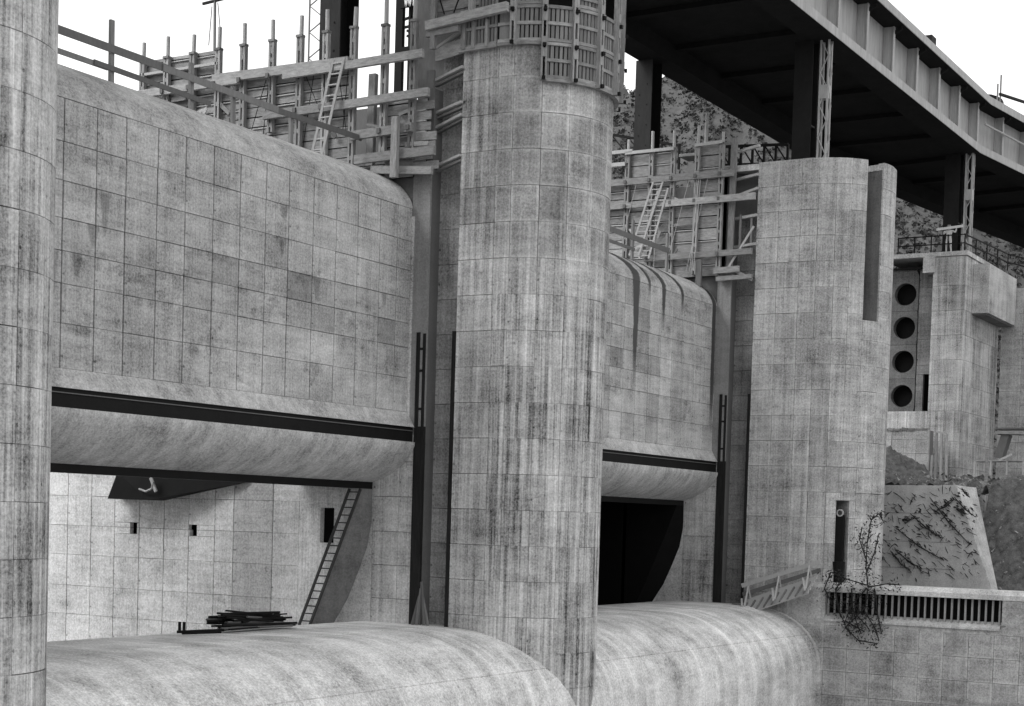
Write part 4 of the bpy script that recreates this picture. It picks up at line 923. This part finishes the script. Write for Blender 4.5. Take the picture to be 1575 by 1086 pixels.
for i, (a_, b_) in enumerate(lines):
    lab = ['long', 'longest', 'lowest straight', 'short curved', 'thin', 'slanting', 'stubby', 'crossing', 'topmost', 'small'][i]
    bt = thing('dead_branch', lab+' dark dead branch caught on the grey retaining wall', 'branch', P(*b_, 0, 89.9), 'dead branches on the retaining wall')
    A_, B_ = P(*a_, 0, 89.86), P(*b_, 0, 89.9); m = MB(); mid = A_.lerp(B_, .5)+Vector((-.06, random.uniform(-.1, .1), -.12))
    m.cyl(A_, mid, .025, .045, 5); m.cyl(mid, B_, .045, .02, 5)
    for k in range(4):
        c = A_.lerp(B_, random.random())+Vector((-.05, 0, 0)); e = Vector((random.uniform(-.15, .02), random.uniform(-.5, .5), random.uniform(-.35, .35))); m.cyl(c, c+e, .018, .008, 4)
    m.build('branch_wood', 'twig', bt); lf = MB()
    for k in range(26): leaves(lf, A_.lerp(B_, random.random()), 1, (.04, .05, .05) if k % 3 else (.05, .8, .7), .15, (B_-A_).normalized())
    lf.build('dry_leaves', 'leaf', bt)['kind'] = 'stuff'

bw_ = thing('brushwood', 'wide scatter of dark broken twigs strewn over the grey retaining wall', 'brushwood', P(1430, 880, 0, 89.9))
m = MB(); dirs = (P(1450, 830, 0, 89.9)-P(1400, 790, 0, 89.9)).normalized()
for _ in range(170):
    while True:
        x, y = random.uniform(1350, 1505), random.uniform(755, 885)
        if abs((x-1350)*.45+780-y) < 75+random.uniform(-25, 25) and x < 1475+(y-750)*.25: break
    q = P(x, y, 0, 89.9); d_ = (dirs if random.random() < .62 else Vector((0, random.uniform(-1, 1), random.uniform(-1, 1))).normalized())+Vector((0, random.uniform(-.3, .3), random.uniform(-.3, .3)))
    L_ = random.uniform(.12, .5); r_ = random.uniform(.014, .036); k_ = q+d_*L_*.5+Vector((-random.uniform(0, .1), 0, random.uniform(-.06, .06))); m.cyl(q, k_, r_*.6, r_, 4); m.cyl(k_, q+d_*L_, r_, r_*.4, 4)
m.build('twigs', 'twig', bw_)['kind'] = 'stuff'
# niche contents
hk = thing('hoist_hook', 'dark hoist tackle with a pale ring hanging in the pier niche', 'hoist', P(1292, 790, 0, X3+1.2))
c = P(1292, 789, 0, X3+1.0); m = MB(); pts = [c+Vector((0, .16*math.cos(a*.52), .16*math.sin(a*.52))) for a in range(12)]
for k in range(12): m.cyl(pts[k], pts[(k+1) % 12], .04, n=6)
m.build('ring', 'pole', hk); MB().box((X3+1.0, c.y-.2, 2.3), (X3+1.25, c.y+.22, c.z-.1)).build('tackle', 'steel', hk)
MB().cyl((X3+.95, c.y-.02, 1.3), (X3+.95, c.y-.02, 2.35), .22, .34, 10).build('bucket', 'steel', hk)

# ------------------------------------------------------------------ loose things on the crest
pile = thing('pipe_pile', 'heap of dark reinforcing rods and pipes lying on the left crest', 'pipes', P(370, 965, 2, 0.0))
for i in range(46):
    a_ = random.uniform(0, .35); b_ = random.uniform(.62, 1.0); h_ = .06+.55*random.random()**1.5*(1-abs((a_+b_)/2-.5)*1.4)
    A_, B_ = P(325, 972, 2, .05), P(450, 963, 2, .05); u_ = A_.lerp(B_, a_)+Vector((0, random.uniform(-.35, .35), h_+random.uniform(-.04, .05))); v_ = A_.lerp(B_, b_)+Vector((0, random.uniform(-.35, .35), max(.05, h_*random.uniform(.3, 1.1))))
    MB().cyl(u_, v_, random.uniform(.03, .05), n=6).build('pipe', 'steel' if i % 4 else 'steel_m', pile)
MB().cyl(P(272, 972, 2, .15), P(345, 969, 2, .25), .05, n=6).build('pipe', 'steel', pile); MB().cyl(P(280, 974, 2, .08), P(340, 972, 2, .1), .05, n=6).build('pipe', 'steel', pile)
for x in (276, 283): MB().cyl(P(x, 973, 2, .0), P(x, 973, 2, .0)+Vector((0, 0, .35)), .05, n=6).build('coupling', 'steel', pile)
lt = thing('leaning_timbers', 'bundle of dark timbers leaning in the gate slot beside the centre pier', 'timbers', (X1-.1, 33, 0))
for i, (xa_, xb_) in enumerate(((634, 646), (640, 648), (652, 648), (658, 649), (645, 647))):
    A_ = P(xa_, 957+i, 0, X1-.25+i*.05); B_ = P(xb_, 915-(i % 3)*10, 0, X1+.0); A_.z = 0.0; timber('timber', A_, B_, .08, .1, 'wood_d' if i % 2 else 'steel_m', lt)

# ------------------------------------------------------------------ things against the sky
ms = thing('signal_mast', 'thin dark mast with a cross-arm against the sky at upper left', 'mast', P(330, 76, 0, 75))
A_, B_ = P(330, 78, 0, 75), P(331, -40, 0, 75); timber('pole', A_, B_, .12, .12, 'steel_m', ms); timber('cross_arm', P(312, 6, 0, 75), P(352, -4, 0, 75), .12, .14, 'steel', ms)
timber('guy', P(326, 10, 0, 75), P(321, 70, 0, 75), .04, .04, 'steel_m', ms); timber('guy', P(335, 4, 0, 75), P(340, 60, 0, 75), .04, .04, 'steel_m', ms)
dk = thing('lattice_derrick', 'faint lattice derrick mast against the sky left of the dark steel column', 'derrick', P(490, 110, 0, 70))
q0, q1 = P(474, 110, 0, 70), P(498, 110, 0, 70); h_ = 7.0
for c in (q0, q1): timber('leg', c, c+Vector((0, 0, h_)), .07, .07, 'steel_m', dk)
for i in range(10):
    a_, b_ = (q0, q1) if i % 2 else (q1, q0); timber('lacing', a_+Vector((0, 0, h_*i/10)), b_+Vector((0, 0, h_*(i+1)/10)), .05, .05, 'steel_m', dk)
# crane tower with its name board behind the left formwork
ct = thing('crane_tower', 'dark braced crane tower carrying a white-lettered board behind the left formwork', 'crane', (56.5, 38, 17))
XCR = 57.0
for px in (614, 630): c = P(px, 100, 0, XCR); timber('leg', Vector((XCR, c.y, 17)), Vector((XCR, c.y, 30)), (.36 if px == 614 else .1), .2, 'steel', ct, up=(1, 0, 0))
c0, c1 = P(619, 30, 0, XCR), P(660, 30, 0, XCR)
for (xa_, ya_, xb_, yb_) in ((619, 31, 656, 18), (619, 43, 650, 36), (626, 47, 645, 58), (626, 55, 645, 64)): timber('brace', P(xa_, ya_, 0, XCR), P(xb_, yb_, 0, XCR), .07, .1, 'steel', ct)
timber('beam', P(616, 79, 0, XCR), P(660, 74, 0, XCR), .3, .25, 'steel', ct)
bd0, bd1 = P(616, 13, 0, XCR-.3), P(668, 13, 0, XCR-.3)
sb = MB().box((XCR-.32, bd1.y, bd0.z), (XCR-.24, bd0.y, bd0.z+1.1)).build('name_board', 'steel', ct)
def letter(ch, y0, z0, h, wd):
    m = MB(); X = XCR-.36
    S_ = {'W': [((0, 1), (.25, 0)), ((.25, 0), (.5, .8)), ((.5, .8), (.75, 0)), ((.75, 0), (1, 1))], 'E': [((0, 0), (0, 1)), ((0, 0), (1, 0)), ((0, .5), (.8, .5)), ((0, 1), (1, 1))],
          'S': [((0, 0), (1, 0)), ((1, 0), (1, .5)), ((1, .5), (0, .5)), ((0, .5), (0, 1)), ((0, 1), (1, 1))], 'T': [((.5, 0), (.5, 1)), ((0, 1), (1, 1))]}[ch]
    for (a_, b_), (c_, d_) in S_: m.beam((X, y0-a_*wd, z0+b_*h), (X, y0-c_*wd, z0+d_*h), .065, .03, up=(1, 0, 0))
    return m.build('letter', 'white', sb)
z0 = P(622, 11, 0, XCR-.36).z
for ch, px in (('W', 621.5), ('E', 636), ('S', 643), ('T', 651)): letter(ch, P(px, 8, 0, XCR-.36).y, z0+(.0 if ch == 'W' else .0), .6, .4 if ch == 'W' else .17)

# small things on the bridge deck and behind the right formwork
v = thing('deck_truck', 'dark rounded cab of a vehicle on the bridge deck at upper right', 'vehicle', brpt(113, 31, 32.56))
m = MB()
c = brpt(113, 30.6, 32.6)
for k, (s_, h0, h1) in enumerate(((1.0, 0, .9), (.82, .9, 1.25))):
    m.prism_z([(c.x+math.cos(a*math.pi/6)*2.1*s_, c.y+math.sin(a*math.pi/6)*.9*s_) for a in range(12)], c.z+h0, c.z+h1)
m.build('cab', 'steel', v)
for dx in (-1.2, 1.2): MB().cyl(c+Vector((dx, -.95, .1)), c+Vector((dx, -.75, .1)), .4, n=12).build('wheel', 'steel', v)
vp = thing('deck_posts', 'two thin posts with a pipe boom on the bridge deck at upper right', 'posts', brpt(110, 29, 32.6))
for dx, h_ in ((0, 1.5), (.5, 2.2)): timber('post', brpt(110.2+dx, 29, 32.6), brpt(110.2+dx, 29, 32.6+h_), .09, .09, 'steel_m', vp)
timber('boom', brpt(110.6, 29, 33.5), brpt(118, 29, 34.2), .16, .16, 'steel', vp)
tag(MB().box((94.6, 28.6, 32.76), (95.5, 29.1, 33.15)).build('deck_box', 'steel', at=(95, 28.9, 32.76)), 'small dark box on the edge of the bridge deck', 'box')
tr = thing('pipe_trestle', 'dark braced trestle rail behind the top of the right formwork', 'trestle', P(1150, 240, 0, 84))
U0, U1 = P(1105, 226, 0, 84), P(1212, 222, 0, 84)
timber('top_chord', U0, U1, .14, .14, 'steel', tr); timber('bottom_chord', U0+Vector((0, 0, -1)), U1+Vector((0, 0, -1)), .1, .1, 'steel', tr)
for i in range(7):
    a_ = U0.lerp(U1, i/6); timber('upright', a_, a_+Vector((0, 0, -1.0)), .12, .12, 'steel', tr)
    if i < 6: timber('diagonal', a_, U0.lerp(U1, (i+1)/6)+Vector((0, 0, -1)), .07, .07, 'steel', tr)
tr2 = thing('pipe_trestle', 'dark braced trestle rail beside the riveted bridge column', 'trestle', P(960, 240, 0, 88))
U0, U1 = P(940, 207, 0, 88), P(1045, 224, 0, 88)
timber('top_chord', U0, U1, .14, .14, 'steel', tr2); timber('bottom_chord', U0+Vector((0, 0, -1)), U1+Vector((0, 0, -1)), .1, .1, 'steel', tr2)
for i in range(5):
    a_ = U0.lerp(U1, i/4); timber('upright', a_, a_+Vector((0, 0, -1.4)), .12, .12, 'steel', tr2)
    if i < 4: timber('diagonal', a_, U0.lerp(U1, (i+1)/4)+Vector((0, 0, -1)), .07, .07, 'steel', tr2)
vpipe = thing('vent_pipe', 'thin capped pipe standing behind the right formwork', 'pipe', P(1086, 230, 0, 84))
A_, B_ = P(1085, 245, 0, 84), P(1088, 172, 0, 84); MB().cyl(A_, B_, .12, .1, 8).build('pipe', 'girder', vpipe); MB().cyl(B_, B_+Vector((0, 0, .15)), .22, n=8).build('cap', 'steel_m', vpipe)
# ------------------------------------------------------------------ worker on the abutment tower, carrying a pale board
pe_ = P(1459, 380, 0, 105.5); base = Vector((105.5, pe_.y, 22.2))
J = {'pel': (0, 0, .95), 'waist': (0, 0, 1.12), 'chest': (0, 0, 1.32), 'neck': (0, .01, 1.5), 'head': (-.03, .01, 1.6), 'top': (-.03, .01, 1.74), 'shl': (0, .2, 1.44), 'ell': (-.12, .33, 1.22), 'hal': (-.25, .24, 1.42), 'shr': (0, -.2, 1.44), 'elr': (-.1, -.44, 1.3), 'har': (-.14, -.52, 1.58),
     'hpl': (0, .1, .9), 'knl': (-.08, .13, .5), 'anl': (.02, .15, .08), 'tol': (-.16, .17, .04), 'hpr': (0, -.1, .9), 'knr': (-.02, -.13, .5), 'anr': (.05, -.16, .08), 'tor': (-.12, -.19, .04)}
Rr = {'pel': .145, 'waist': .13, 'chest': .165, 'neck': .058, 'head': .098, 'top': .07, 'shl': .075, 'ell': .052, 'hal': .042, 'shr': .075, 'elr': .052, 'har': .042, 'hpl': .1, 'knl': .072, 'anl': .05, 'tol': .045, 'hpr': .1, 'knr': .072, 'anr': .05, 'tor': .045}
E_ = [('pel', 'waist'), ('waist', 'chest'), ('chest', 'neck'), ('neck', 'head'), ('head', 'top'), ('chest', 'shl'), ('shl', 'ell'), ('ell', 'hal'), ('chest', 'shr'), ('shr', 'elr'), ('elr', 'har'), ('pel', 'hpl'), ('hpl', 'knl'), ('knl', 'anl'), ('anl', 'tol'), ('pel', 'hpr'), ('hpr', 'knr'), ('knr', 'anr'), ('anr', 'tor')]
ks = list(J); me = bpy.data.meshes.new('person'); me.from_pydata([J[k] for k in ks], [(ks.index(a), ks.index(b)) for a, b in E_], []); me.materials.append(M['cloth'])
po = bpy.data.objects.new('person', me); link(po, Matrix.Translation(base))
po.modifiers.new('skin', 'SKIN')
for i, k in enumerate(ks): me.skin_vertices[0].data[i].radius = (Rr[k], Rr[k])
me.skin_vertices[0].data[0].use_root = True
po.modifiers.new('sub', 'SUBSURF').levels = 1
tag(po, 'person in pale work clothes standing on the abutment tower with arms raised', 'person')
hb = MB().cyl(base+Vector((-.02, .01, 1.66)), base+Vector((-.02, .01, 1.7)), .19, .18, 14); hb.cyl(base+Vector((-.02, .01, 1.7)), base+Vector((-.02, .01, 1.82)), .125, .1, 14); hb.build('hat', 'wood_d', po)
tag(MB().beam(base+Vector((-.3, .75, 1.52)), base+Vector((-.2, -.95, 1.66)), .06, .16).build('pale_board', 'cloth', at=base+Vector((-.25, -.1, 1.5))), 'pale board held at shoulder height by the person on the tower', 'board')
